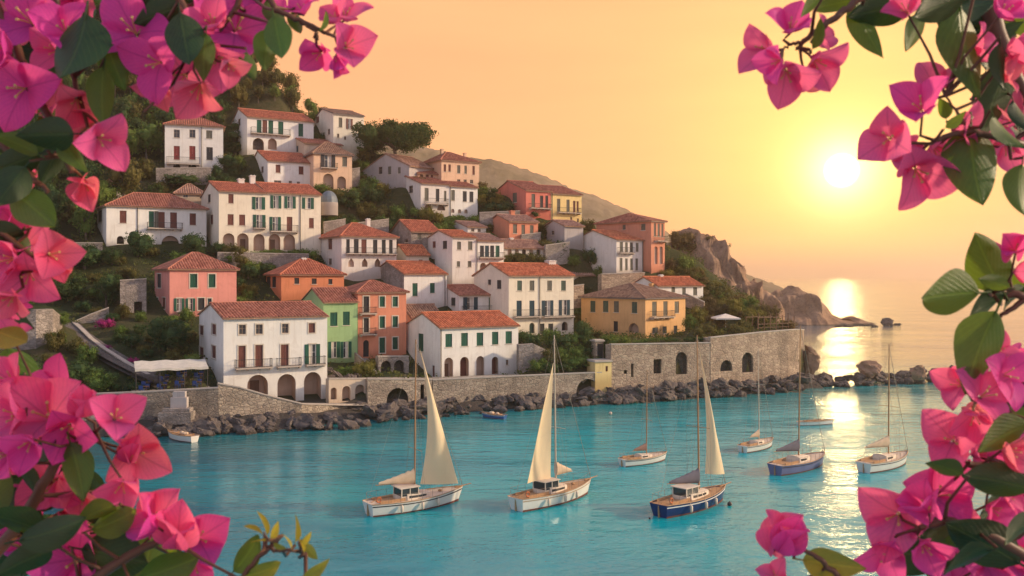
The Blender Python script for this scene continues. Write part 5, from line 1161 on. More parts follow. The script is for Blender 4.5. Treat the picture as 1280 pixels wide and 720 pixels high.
ca, sa = math.cos(R(24)), math.sin(R(24))
for i in range(4):
    for j in range(2):
        lx, ly = -2.7 + i * 1.75 + j * 0.3, -0.9 + j * 1.7; x, y = AW.x + lx * ca - ly * sa, AW.y + lx * sa + ly * ca; z = max(ground(x, y), AW.z - 0.3) + 0.05
        table((x, y, z))
        for a in (0, math.pi): chair((x + math.sin(a) * 0.6, y - math.cos(a) * 0.62 * -1, z), (0 if a == 0 else math.pi) + random.uniform(-.2, .2))
m = MB(); rows = [[(-3.9 + 7.8 * a / 1, -2.4 + 4.8 * b, 0) for b in (0, 1)] for a in (0, 1)]
m.grid(rows); o = m.build('taverna_floor', PAVE, None, (AW.x, AW.y, AW.z + 0.02)); o.rotation_euler.z = R(24); tag(o, kind='structure')
# white sign slab and steps leaning against the quay wall
def landing():
    p = P(222, 519, 92.6); o = empty('stone_landing', p, R(6), 'grey stone landing with a stepped block against the quay wall at the left', 'steps')
    m = MB()
    for k in range(2): m.box((-1.7 + 0.25 * k, -0.9 + 0.4 * k, -0.8), (1.5 - 0.2 * k, 1.1, 0.35 * (k + 1)))
    m.build('steps', STONEG, o)
    m = MB(); m.box((-0.75, 0.15, 0.702), (0.85, 1.0, 1.75)); m.box((-0.55, 0.3, 1.752), (0.65, 1.0, 2.35)); m.build('block', stucco('greystone'), o)
landing()
def parasol():
    p = on_ground(907, 420); p = P(907, 421, 131); o = empty('parasol', p, 0, 'cream square parasol on the garden terrace right of the ochre villa', 'parasol')
    m = MB(); m.tube([(0, 0, -0.5), (0, 0, 3.3)], 0.05, 6); m.build('pole', WHITE, o)
    m = MB(); w_ = 1.75; top = (0, 0, 3.35); c = [(-w_, -w_, 2.75), (w_, -w_, 2.75), (w_, w_, 2.75), (-w_, w_, 2.75)]
    for i in range(4):
        a, b = c[i], c[(i + 1) % 4]; m.poly([a, b, top]); m.poly([a, b, (b[0], b[1], 2.55), (a[0], a[1], 2.55)])
    m.build('canopy', mat('parasol_cloth', m_plain, (0.80, 0.70, 0.58), 0.9), o)
parasol()
def pergola():
    p = P(972, 413, 133); o = empty('pergola', p, R(33), 'open wooden pergola of thin posts on the bastion terrace', 'pergola')
    for i in range(7):
        for y in (0, 2.2):
            m = MB(); m.tube([(-4.2 + i * 1.3, y, -0.6), (-4.2 + i * 1.3, y, 2.0 + 0.25 * ((i * 7) % 3))], 0.07, 5); m.build('post', DOORM, o)
    m = MB(); m.tube([(-4.3, 0, 1.0), (3.8, 0, 1.0)], 0.05, 5); m.tube([(-4.3, 0, 0.5), (3.8, 0, 0.5)], 0.04, 5); m.build('rail', DOORM, o)
    m = MB(); m.tube([(-4.3, 0, 1.95), (1.5, 0, 1.95)], 0.05, 5); m.tube([(-4.3, 2.2, 1.95), (1.5, 2.2, 1.95)], 0.05, 5); m.build('beam', DOORM, o)
pergola()
def dome():
    p = P(411, 258, 150); o = empty('garden_dome', p, 0, 'grey faceted dome shelter on the slope right of the arcaded cream pair', 'dome')
    m = MB(); rows = []
    for a in range(7):
        t = math.pi / 2 * a / 6; rows.append([(1.5 * math.cos(t) * math.cos(2 * math.pi * b / 12), 1.5 * math.cos(t) * math.sin(2 * math.pi * b / 12), 2.0 * math.sin(t) + 0.6) for b in range(12)])
    m.grid(rows, closed=True, smooth=False); m.build('shell', mat('dome_panels', m_plain, (0.14, 0.17, 0.20), 0.5), o)
    m = MB(); m.tube([(0, 0, -1.5), (0, 0, 0.62)], 1.52, 12); m.build('base', stucco('greystone'), o)
dome()
# ------------------------------------------------------------------ boats
TEAK = mat('teak_deck', m_wood, (0.42, 0.25, 0.13), 0.6); VARN = mat('varnished_mast', m_wood, (0.38, 0.20, 0.09), 0.4)
HULLW = mat('hull_white_paint', m_plain, (0.74, 0.70, 0.64), 0.3, 0, 0.10, 0.8); HULLB = mat('hull_navy_paint', m_plain, (0.012, 0.03, 0.13), 0.25, 0, 0.15, 0.8); HULLL = mat('hull_slate_paint', m_plain, (0.16, 0.16, 0.30), 0.3, 0, 0.15, 0.8)
STRIPE = mat('boat_stripe', m_plain, (0.03, 0.025, 0.03), 0.4); DECKW = mat('deck_cream', m_plain, (0.66, 0.54, 0.42), 0.6); CABW = mat('cabin_cream', m_plain, (0.72, 0.62, 0.50), 0.5)
ALU = mat('rigging_wire', m_plain, (0.30, 0.25, 0.20), 0.4, 0.4); ALUM = mat('pale_mast', m_plain, (0.55, 0.45, 0.34), 0.4, 0.2)
def m_sail(t, col, tr):
    uv = uvco(t); s = t.new('ShaderNodeSeparateXYZ'); t.put(s.inputs[0], uv)
    seam = t.rng(t.math('FRACT', t.math('MULTIPLY', s.outputs[1], 9.0)), 0.0, 0.05, 0.75, 1.0); n = t.noise(uv, 5, 4)
    c = t.mix(t.rng(n, 0.3, 0.7), col, mulc(col, 0.9)); c = t.mix(seam, mulc(col, 0.72), c)
    return thin(t, c, tr, 0.45, 0.8, n, 0.3, 0.05)
SAIL = mat('cream_sailcloth', m_sail, (0.90, 0.79, 0.58), (1.0, 0.82, 0.52)); SAILB = mat('brown_sail_cover', m_plain, (0.34, 0.19, 0.14), 0.9); SAILG = mat('grey_sail_cover', m_plain, (0.17, 0.15, 0.17), 0.9)
SAILC = mat('tan_sail_cover', m_plain, (0.62, 0.46, 0.31), 0.9)
def hull(L, B, fb, m_hull, root, stripe=STRIPE, deckm=DECKW):
    """lofted hull, bow at +x; returns half-beam and sheer functions"""
    def hb(t): return B / 2 * (0.62 + 0.38 * math.sin(min(1, t / 0.45) * math.pi / 2)) if t < 0.45 else B / 2 * (1 - ((t - 0.45) / 0.55) ** 2.1) ** 0.85 if t < 1 else 0.0
    def sh(t): return fb * (1 + 0.10 * (1 - t) ** 2 + 0.55 * max(0, t - 0.35) ** 1.7)
    def st(t, f): return -L / 2 + L * t * (1 - 0.0) + (0.07 * L * f * t ** 6) - 0.03 * L * (1 - f) * (1 - t) ** 6 * -1
    mb = MB(); rows = []; N = 22; K = 7
    for side in (-1, 1):
        rows = []
        for a in range(N + 1):
            t = a / N; h = max(hb(t), 0.012); r = []
            for b in range(K + 1):
                f = b / K; z = -0.30 * fb + (sh(t) + 0.30 * fb) * f
                r.append((st(t, f), side * h * (0.55 + 0.45 * f ** 0.55) * (1 if b else 0.7), z))
            rows.append(r)
        mb.grid(rows, 0)
    tr = [(st(0, b / K), -max(hb(0), .01) * (0.55 + 0.45 * (b / K) ** 0.55) * (1 if b else 0.7), -0.30 * fb + (sh(0) + 0.30 * fb) * b / K) for b in range(K + 1)]
    for b in range(K): mb.poly([tr[b], (tr[b][0], -tr[b][1], tr[b][2]), (tr[b + 1][0], -tr[b + 1][1], tr[b + 1][2]), tr[b + 1]])
    ho = mb.build('hull', m_hull, root)
    s = MB()
    for side in (-1, 1):
        s.grid([[(st(a / N, 0.86) , side * (hb(a / N) * (0.55 + 0.45 * f ** 0.55) + 0.018), -0.30 * fb + (sh(a / N) + 0.30 * fb) * f) for f in (0.83, 0.90)] for a in range(N + 1)])
    s.build('stripe', stripe, ho)
    s = MB()
    for side in (-1, 1): s.grid([[(st(a / N, 0.3), side * (hb(a / N) * (0.55 + 0.45 * f ** 0.55) + 0.014), -0.30 * fb + (sh(a / N) + 0.30 * fb) * f) for f in (0.20, 0.33)] for a in range(N + 1)])
    s.build('boot_top', mat('boot_top_paint', m_plain, (0.16, 0.05, 0.035), 0.5), ho)
    d = MB()
    d.grid([[(st(a / N, 1.0), hb(a / N) * k * 0.985, sh(a / N) - 0.05 + 0.03 * (1 - k * k)) for k in (-1, -0.5, 0, 0.5, 1)] for a in range(N + 1)]); d.build('deck', deckm, root)
    r = MB()
    for side in (-1, 1): r.tube([(st(a / N, 1.0), side * (hb(a / N) + 0.005), sh(a / N) + 0.02) for a in range(N + 1)], 0.035, 5)
    r.build('gunwale', TEAK, root)
    return hb, sh, st
def tri_sail(a, b, c, belly, n=14, side=1, hollow=0.0):
    """a head, b tack, c clew, with belly; own thickness"""
    a, b, c = Vector(a), Vector(b), Vector(c); nrm = (b - a).cross(c - a).normalized() * side; m = MB()
    for off in (0, 0.012):
        rows = []; uvs = []
        for i in range(n + 1):
            f = i / n; l, r = a.lerp(b, f), a.lerp(c, f); l = l.lerp(r, hollow * (1 - f)); row = []; ur = []
            for j in range(n + 1):
                g_ = j / n; q = l.lerp(r, g_) + nrm * (belly * math.sin(math.pi * g_) * f ** 0.8 * math.sin(math.pi * min(1, 0.15 + f * 0.75)) + off)
                if j == n: q += (a - c).normalized() * 0
                row.append(q); ur.append((g_, f))
            rows.append(row); uvs.append(ur)
        m.grid(rows, 0, uvs)
    return m
def sailboat(label, px, py, px2, py2, mast_px, mast_top, hullm, mastm, jib=None, cover=None, cabin=True, beam=0.33, fb=0.112, detail=2, spread=(0.45,), stripe=STRIPE, coverm=SAILC, deckm=DECKW, forest=True):
    """waterline from the stern (px, py) to the bow (px2, py2); everything else follows in the boat's own frame"""
    Ys, Yb = CAMH * FP / (py - HY), CAMH * FP / (py2 - HY); s, b = P(px, py, Ys), P(px2, py2, Yb); d = b - s; L = d.length * 1.0; hd = math.atan2(d.y, d.x); c = (s + b) / 2
    root = empty('sailboat', (c.x, c.y, 0), hd, label, 'sailboat'); root.rotation_euler = (R(random.uniform(-1, 1)), 0, hd)
    B = L * beam; F_ = L * fb; hb, sh, st = hull(L, B, F_, hullm, root, stripe, deckm)
    M = Matrix.Translation((c.x, c.y, 0)) @ Matrix.Rotation(hd, 4, 'Z'); pl = Face((0, 0, 0), (1, 0, 0), (0, -1, 0))
    mx, _ = pl.hit(mast_px, (py + py2) / 2, M); mx = max(-0.3 * L, min(0.32 * L, mx)); f2 = Face((mx, 0, 0), (1, 0, 0), (0, -1, 0)); _, mz = f2.hit(mast_px, mast_top, M)
    t0 = (mx + L / 2) / L; dk = sh(t0); mr = 0.0065 * L + 0.02
    m = MB(); m.tube([(mx, 0, dk - 0.1), (mx, 0, dk + (mz - dk) * 0.6), (mx, 0, mz)], [mr, mr * 0.9, mr * 0.55], 8); mo = m.build('mast', mastm, root)
    for f in spread:
        m = MB(); z = dk + (mz - dk) * f; m.tube([(mx, -B * 0.42, z), (mx, 0, z + 0.03), (mx, B * 0.42, z)], 0.02, 5); m.build('spreader', mastm, mo)
    # rigging
    w_ = 0.0075
    bow, stern = (st(1, 1), 0, sh(1)), (st(0, 1), 0, sh(0))
    for nm, q in (('forestay', bow), ('backstay', stern)):
        if nm == 'forestay' and not forest: continue
        m = MB(); m.tube([q, (mx, 0, mz - 0.08)], w_ if nm == 'backstay' else 0.018, 4, cap=False); m.build(nm, ALU, root)
    for side in (-1, 1):
        for dx, f in ((0.0, 1.0), (-0.045 * L, 0.62), (0.045 * L, 0.62)):
            hbx = hb((mx + dx + L / 2) / L); m = MB(); z = dk + (mz - dk) * f; pts = [(mx + dx, side * hbx * 0.95, dk)]
            if f == 1.0: pts.append((mx, side * B * 0.42, dk + (mz - dk) * spread[0]))
            pts.append((mx, 0, z - 0.06)); m.tube(pts, w_, 4, cap=False); m.build('shroud', ALU, root)
    # cabin trunk, companionway, cockpit
    if cabin:
        x0, x1 = -0.12 * L, max(mx - 0.02 * L, 0.05 * L) + 0.10 * L; w0 = B * 0.30; h = F_ * 0.62; m = MB()
        prof = lambda x, k: (x, k[0] * w0 * (1 - 0.35 * max(0, (x - x0) / (x1 - x0)) ** 2), sh((x + L / 2) / L) - 0.06 + k[1] * h * (1 - 0.35 * (x - x0) / (x1 - x0)))
        ks = [(-1, 0), (-0.93, 0.85), (-0.6, 1.03), (0, 1.1), (0.6, 1.03), (0.93, 0.85), (1, 0)]
        rows = [[prof(x0 + (x1 - x0) * a / 8, k) for k in ks] for a in range(9)]; m.grid(rows, smooth=False); m.poly(rows[0]); m.poly(rows[-1][::-1]); cb = m.build('cabin', CABW, root)
        for side in (-1, 1):
            for f in (0.2, 0.45, 0.7)[:3 if detail > 1 else 2]:
                x = x0 + (x1 - x0) * f; wx = 0.035 * L; m = MB()
                q = [Vector(prof(x + e, (side * kk[0], kk[1]))) + Vector((0, side * 0.012, 0)) for e, kk in ((-wx, (0.975, 0.32)), (wx, (0.975, 0.32)), (wx, (0.945, 0.68)), (-wx, (0.945, 0.68)))]
                m.poly(q); m.build('window', GLASS, cb)
        if detail > 1:   # deckhouse at the after end of the cabin
            xh0, xh1 = x0 - 0.06 * L, x0 + 0.13 * L; zb = sh(0.35) + h * 0.35; hh = h * 1.25; m = MB(); ww = w0 * 0.86
            m.box((xh0, -ww, zb - 0.3), (xh1, ww, zb + 0.12 * hh)); 
            for x in (xh0 + 0.03, xh1 - 0.03, (xh0 + xh1) / 2):
                for y in (-ww + 0.03, ww - 0.03): m.box((x - 0.03, y - 0.028, zb + 0.12 * hh), (x + 0.03, y + 0.028, zb + hh))
            m.box((xh0 - 0.12, -ww - 0.08, zb + hh), (xh1 + 0.08, ww + 0.08, zb + hh + 0.05)); dh = m.build('deckhouse', CABW, root)
            m = MB(); m.box((xh0 + 0.05, -ww + 0.02, zb + 0.12 * hh + 0.002), (xh1 - 0.05, ww - 0.02, zb + hh - 0.002)); m.build('window', GLASS, dh)
        m = MB(); m.box((-0.40 * L, -B * 0.24, sh(0.2) - 0.04), (-0.20 * L, B * 0.24, sh(0.2) + 0.008)); m.build('cockpit', TEAK, root)
        m = MB()
        for side in (-1, 1): m.box((-0.41 * L, side * B * 0.27 - 0.04, sh(0.2) - 0.04), (-0.14 * L, side * B * 0.27 + 0.04, sh(0.2) + 0.16))
        m.build('coaming', TEAK, root)
        m = MB(); m.tube([(-0.46 * L, 0, sh(0)), (-0.36 * L, 0, sh(0.1) + 0.22)], 0.025, 5); m.build('tiller', VARN, root)
    # rails
    if detail > 0:
        m = MB()
        for side in (-1, 1):
            top = []
            for a in range(9):
                t = 0.04 + 0.94 * a / 8; x, y, z = st(t, 1), side * hb(t) * 0.93, sh(t); top.append((x, y, z + 0.075 * L)); m.tube([(x, y, z - 0.03), top[-1]], 0.012, 4)
            m.tube(top, 0.008, 4)
        q = [(st(.04, 1), -hb(.04) * .93, sh(.04) + 0.075 * L), (st(0, 1) - 0.05, 0, sh(0) + 0.08 * L), (st(.04, 1), hb(.04) * .93, sh(.04) + 0.075 * L)]; m.tube(q, 0.014, 4); m.build('railing', ALU, root)
        m = MB(); m.box((st(0, 0.5) - 0.12, -0.03, -0.3 * F_), (st(0, 0.5) + 0.02, 0.03, sh(0) * 0.9)); m.build('rudder', TEAK, root)
        if detail > 1:
            m = MB(); m.tube([(st(0.93, 1), 0, sh(0.93) + 0.02), (st(1, 1) + 0.10 * L, 0, sh(1) + 0.10)], [0.05, 0.03], 6); m.build('bowsprit', VARN, root)
            m = MB(); m.tube([(-0.05 * L, B * 0.12, sh(0.45) + F_ * 0.7), (0.05 * L, B * 0.12, sh(0.5) + F_ * 0.72)], 0.05, 6); m.ball((0.3 * L, 0, sh(0.8) + 0.05), 0.12, 0, 8, 5, (1.4, 1, 0.7)); m.build('deck_gear', TEAK, root)
    if detail > 1:
        for t in (0.28, 0.5, 0.68):
            m = MB(); y = -(hb(t) + 0.11); z = sh(t) * 0.55; m.tube([(st(t, 1), y, z - 0.26), (st(t, 1), y, z - 0.18), (st(t, 1), y, z + 0.16), (st(t, 1), y, z + 0.24)], [0.04, 0.10, 0.10, 0.03], 8); m.tube([(st(t, 1), y, z + 0.22), (st(t, 1), y + 0.1, sh(t) + 0.02)], 0.012, 4); m.build('fender', DECKW, root)
        m = MB(); m.tube([(-0.43 * L + 0.16 * math.cos(a), -B * 0.30, sh(0.1) + 0.3 + 0.16 * math.sin(a)) for a in [k * math.pi / 6 for k in range(13)]], 0.045, 6); m.build('lifebuoy', mat('lifebuoy_orange', m_plain, (0.6, 0.16, 0.05), 0.6), root)
    # boom with the furled mainsail in its cover
    if cover:
        ang, ln, hgt = cover; bz = dk + 0.115 * L * hgt; e = Vector((mx - math.cos(R(ang)) * ln * L, math.sin(R(ang)) * ln * L, bz + 0.015 * L)); g0 = Vector((mx - 0.02, 0, bz))
        m = MB(); m.tube([g0, e], 0.03, 6); bo = m.build('boom', mastm, root)
        m = MB(); rows = []
        for a in range(13):
            f = a / 12; q = g0.lerp(e, 0.02 + f * 0.9); r = L * (0.034 * (1 - f) ** 0.8 + 0.012) ; up = L * 0.05 * (1 - f) ** 1.6
            rows.append([q + Vector((0, math.cos(2 * math.pi * k / 9) * r * 0.55, 0.02 + (math.sin(2 * math.pi * k / 9) + 0.8) * (r + up * 0.55) * (1 + 0.07 * math.sin(a * 2.7 + k)))) for k in range(9)])
        m.grid(rows, closed=True); m.poly(rows[0]); m.poly(rows[-1]); m.build('furled_sail', coverm, bo)
    if jib:
        (hx, hy), (tx, ty), (cx, cy) = jib; fa = Face((0, 0, 0), (1, 0, 0), (0, -1, 0))
        A, T_, C_ = [Vector((q[0], -0.05 - 0.0 * k, q[1])) for k, q in enumerate((fa.hit(hx, hy, M), fa.hit(tx, ty, M), fa.hit(cx, cy, M)))]
        C_.y = -0.25 * B; tri_sail(A, T_, C_, 0.085 * L, hollow=0.8 if cx > tx else 0.12).build('sail', SAIL, root)
    return root
sailboat('white sailboat with a cream sail right of its tall wooden mast, nearest at the left', 459, 645, 571, 626, 518, 424, HULLW, VARN, jib=((522.3, 434), (524.5, 605), (567, 602)), cover=(8, 0.40, 1.15), coverm=SAILC, spread=(0.30,))
sailboat('white sailboat with a cream sail left of its mast, in the middle of the bay', 644, 639, 733, 617, 695, 419, HULLW, ALUM, jib=((693, 453), (688, 598), (652, 603)), cover=(-168, 0.20, 1.2), coverm=SAILC, spread=(0.40,), stripe=mat('pale_stripe', m_plain, (0.45, 0.33, 0.22), 0.5), deckm=TEAK)
sailboat('navy blue sailboat with a cream sail right of its mast and grey furled mainsail', 823, 647, 902, 625, 874, 419, HULLB, VARN, jib=((875.5, 436), (881, 592), (897.5, 591)), cover=(20, 0.36, 1.0), coverm=SAILG, spread=(0.42,), stripe=WHITE, deckm=TEAK)
sailboat('small white sailboat with bare mast, between the two nearest right hand yachts and the fort', 777, 583, 830, 575, 808, 462, HULLW, VARN, cover=(10, 0.28, 0.9), coverm=SAILB, detail=1, spread=(0.42, 0.62))
sailboat('small pale sailboat with a thin bare mast, moored closest to the bastion wall', 928, 566, 964, 557, 949, 436, HULLW, ALUM, cover=(10, 0.24, 0.9), coverm=SAILC, detail=1, spread=(0.62,))
sailboat('slate blue sailboat with a long slanting forestay, in the sun glitter', 968, 594, 1027, 580, 998, 407, HULLL, VARN, cover=(14, 0.38, 1.0), coverm=SAILG, detail=1, spread=(0.5,))
sailboat('white sailboat with furled tan sail and brown mast, rightmost in the bay', 1079, 591, 1131, 578, 1110.5, 430, HULLW, VARN, cover=(12, 0.42, 1.2), coverm=SAILC, detail=1, spread=(0.45, 0.62))

def rowboat(label, px, py, px2, py2, hullm, inner, cargo=True, fb=0.13, beam=0.34):
    Ys, Yb = CAMH * FP / (py - HY), CAMH * FP / (py2 - HY); s, b = P(px, py, Ys), P(px2, py2, Yb); d = b - s; L = d.length; hd = math.atan2(d.y, d.x); c = (s + b) / 2
    root = empty('rowing_boat', (c.x, c.y, 0), hd, label, 'rowing boat'); hb, sh, st = hull(L, L * beam, L * fb, hullm, root, WHITE, inner)
    for x in (-0.25, 0.0, 0.25):
        m = MB(); w_ = hb(x + 0.5) * 0.92; m.box((x * L - 0.1, -w_, sh(x + .5) - 0.02), (x * L + 0.1, w_, sh(x + .5) + 0.04)); m.build('thwart', TEAK, root)
    if cargo:
        m = MB()
        for k in range(4): m.ball((random.uniform(-.3, .2) * L, random.uniform(-.2, .2), sh(.4) + 0.12), 0.22, 0, 7, 5, (1.2, 1, 0.8))
        m.build('net_pile', SAILC, root)
    for side in (-1, 1):
        m = MB(); m.tube([(-0.3 * L, side * hb(.5) * 0.6, sh(.3) + 0.08), (0.25 * L, side * hb(.6) * 0.75, sh(.7) + 0.1)], 0.03, 5); m.build('oar', VARN, root)
    return root
rowboat('small grey rowing boat with oars, by the boulders at the far left', 244, 553, 212, 547, HULLW, TEAK)
rowboat('small blue rowing boat with a heap of nets, by the boulders below the boat arch', 632, 524, 604, 521, mat('hull_blue_paint', m_plain, (0.04, 0.12, 0.32), 0.35), DECKW)
rowboat('long low mastless boat floating behind the slate blue sailboat in the glitter', 997, 532, 1040, 530, HULLW, DECKW, False, 0.09, 0.2)
def buoy(label, px, py, r, col, name='buoy'):
    Y = CAMH * FP / (py - HY); p = P(px, py, Y); o = empty(name, (p.x, p.y, 0.02), 0, label, 'buoy')
    m = MB(); m.ball((0, 0, r * 0.55), r, 0, 14, 10); m.build('float', mat('buoy_' + col[0], m_plain, col[1], 0.5), o); m = MB(); m.tube([(0, 0, r * 1.5), (0, 0, r * 1.95)], r * 0.16, 6); m.build('ring', IRON, o)
buoy('dark round mooring buoy right of the navy sailboat', 912, 632, 0.16, ('dark', (0.05, 0.03, 0.03)))
buoy('tiny dark buoy left of the navy sailboat stern', 812, 649, 0.07, ('dark', (0.05, 0.03, 0.03)))
buoy('small pale mooring buoy near the shore below the yellow box building', 763, 518, 0.2, ('pale', (0.6, 0.45, 0.35)))
# ------------------------------------------------------------------ bougainvillea branches close to the camera
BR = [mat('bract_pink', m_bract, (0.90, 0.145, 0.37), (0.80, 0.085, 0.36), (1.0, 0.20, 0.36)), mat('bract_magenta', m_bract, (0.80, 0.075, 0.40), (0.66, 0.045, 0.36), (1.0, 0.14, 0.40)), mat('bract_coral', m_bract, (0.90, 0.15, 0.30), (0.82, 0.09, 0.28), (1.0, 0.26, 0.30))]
LF = [mat('leaf_green', m_leaf, (0.026, 0.070, 0.016), (0.05, 0.11, 0.02), (0.28, 0.40, 0.03)), mat('leaf_deep', m_leaf, (0.010, 0.032, 0.012), (0.020, 0.052, 0.015), (0.10, 0.17, 0.015), 0.25), mat('leaf_yellow', m_leaf, (0.14, 0.15, 0.02), (0.22, 0.20, 0.03), (0.60, 0.50, 0.04), 0.45)]
STEM = mat('bougainvillea_stem', m_wood, (0.11, 0.045, 0.025)); STAM = mat('stamen_cream', m_plain, (0.62, 0.40, 0.16), 0.6)
def blade(m, L, width, bend0, bend1, cup, T, seed, tip=0.16, nu=10, nt=14, ruffle=0.02, peak=0.42, fold=0.0, off=0.0, curl=0.0):
    """one bract or leaf: starts at the origin along +z, leans towards +x; T places it"""
    rs = random.Random(seed); ph = rs.uniform(0, 6); rows = []; uvs = []; x = z = 0.0; tw = rs.uniform(-0.22, 0.22)
    for i in range(nt + 1):
        t = i / nt; a = bend0 + (bend1 - bend0) * t ** 0.8 + curl * max(0, t - 0.7) * 2.2
        if i: x += math.sin(a) * L / nt; z += math.cos(a) * L / nt
        body = math.sin(math.pi / 2 * (t / peak)) ** 0.75 if t < peak else max(0, (1 - ((t - peak) / (1 - peak)) ** (1.75 if fold else 1.95)))
        wd = width * L * (body * (1 - tip) + tip * (1 - t) * min(1, t * 6)); r = []; u = []
        for j in range(nu + 1):
            s = -1 + 2 * j / nu; y = s * wd
            k = cup * s * s * wd - fold * abs(s) * wd + ruffle * L * math.sin(s * 5.0 + t * 7 + ph) * (abs(s) ** 1.5) * t + 0.006 * L * math.exp(-(s / 0.12) ** 2)
            k += tw * s * wd * t
            # towards the flower's axis is -x turned by the lean
            r.append(T(x - math.cos(a) * k + off, y * (1 - 0.12 * cup * s * s), z + math.sin(a) * k)); u.append((0.5 + 0.5 * s * min(1, wd / (width * L) + 0.15), t))
        rows.append(r); uvs.append(u)
    m.grid(rows, 0, uvs)
FLM = {}
def flower_mesh(op, var):
    k = (op, var)
    if k not in FLM:
        rs = random.Random(100 * op + var); m = MB(); b0, b1 = ((0.12, 0.55), (0.45, 1.05), (0.75, 1.45))[op]
        for q in range(3):
            an = 2 * math.pi * q / 3 + rs.uniform(-.18, .18); ca_, sa_ = math.cos(an), math.sin(an); sc = rs.uniform(0.9, 1.08)
            T = lambda x, y, z, ca_=ca_, sa_=sa_: Vector((x * ca_ - y * sa_, x * sa_ + y * ca_, z))
            blade(m, sc, rs.uniform(0.45, 0.52), b0 + rs.uniform(-.1, .1), b1 + rs.uniform(-.25, .25), (0.42, 0.34, 0.22)[op] + rs.uniform(-.10, .12), T, rs.random(), ruffle=0.03, off=0.03, peak=0.44, tip=0.18, curl=rs.uniform(-0.1, 0.9))
        s = MB()
        for q in range(3):
            an = 2 * math.pi * q / 3 + 0.7 + rs.uniform(-.3, .3); e = Vector((math.cos(an) * 0.13, math.sin(an) * 0.13, rs.uniform(0.36, 0.46)))
            s.tube([Vector((0, 0, 0.02)), e * 0.55 + Vector((0, 0, 0.05)), e], [0.011, 0.014, 0.016], 6)
            for w_ in range(5):
                a2 = 2 * math.pi * w_ / 5; s.ball(e + Vector((math.cos(a2) * 0.018, math.sin(a2) * 0.018, 0.003)), 0.015, 0, 6, 4, (1, 1, 0.6))
        FLM[k] = (m, s.mesh('stamens', STAM))
    return FLM[k]
FMESH = {}
def flower(root, c, L, axis, spin, op, var, mi):
    m, st = flower_mesh(op, var); key = (op, var, mi)
    if key not in FMESH: FMESH[key] = m.mesh('flower', BR[mi])
    rot = Vector(axis).normalized().to_track_quat('Z', 'Y').to_matrix().to_4x4() @ Matrix.Rotation(spin, 4, 'Z'); b = Vector(c) - Vector(axis).normalized() * L * (0.62, 0.42, 0.26)[op]
    o = bpy.data.objects.new('flower', FMESH[key]); COL.objects.link(o); o.parent = root; o.matrix_local = Matrix.Translation(b - root.location) @ rot @ Matrix.Scale(L, 4)
    s = bpy.data.objects.new('stamens', st); COL.objects.link(s); s.parent = o
    return b
LMESH = {}
def leaf(root, c, L, along, nrm, var, mi):
    key = (var, mi)
    if key not in LMESH:
        m = MB(); rs = random.Random(var + 31)
        blade(m, 1.0, (0.27, 0.31, 0.34, 0.24)[var], -0.10, rs.uniform(0.25, 0.7), 0.10, lambda x, y, z: Vector((x, y, z)), var + 3, tip=0.10, ruffle=0.018, peak=0.36, fold=-0.22)
        m.tube([Vector((0.0, 0, -0.16)), Vector((0.005, 0, 0.0)), Vector((0.0, 0, 0.08))], [0.014, 0.013, 0.008], 5)
        LMESH[key] = m.mesh('leaf', LF[mi])
    z = Vector(along).normalized(); x = Vector(nrm); x = (x - z * x.dot(z)).normalized(); y = z.cross(x); mt = Matrix((x, y, z)).transposed().to_4x4()
    o = bpy.data.objects.new('leaf', LMESH[key]); COL.objects.link(o); o.parent = root; o.matrix_local = Matrix.Translation(Vector(c) - z * L * 0.5 - root.location) @ mt @ Matrix.Scale(L, 4)
    return Vector(c) - z * L * 0.62
frs = random.Random(11)
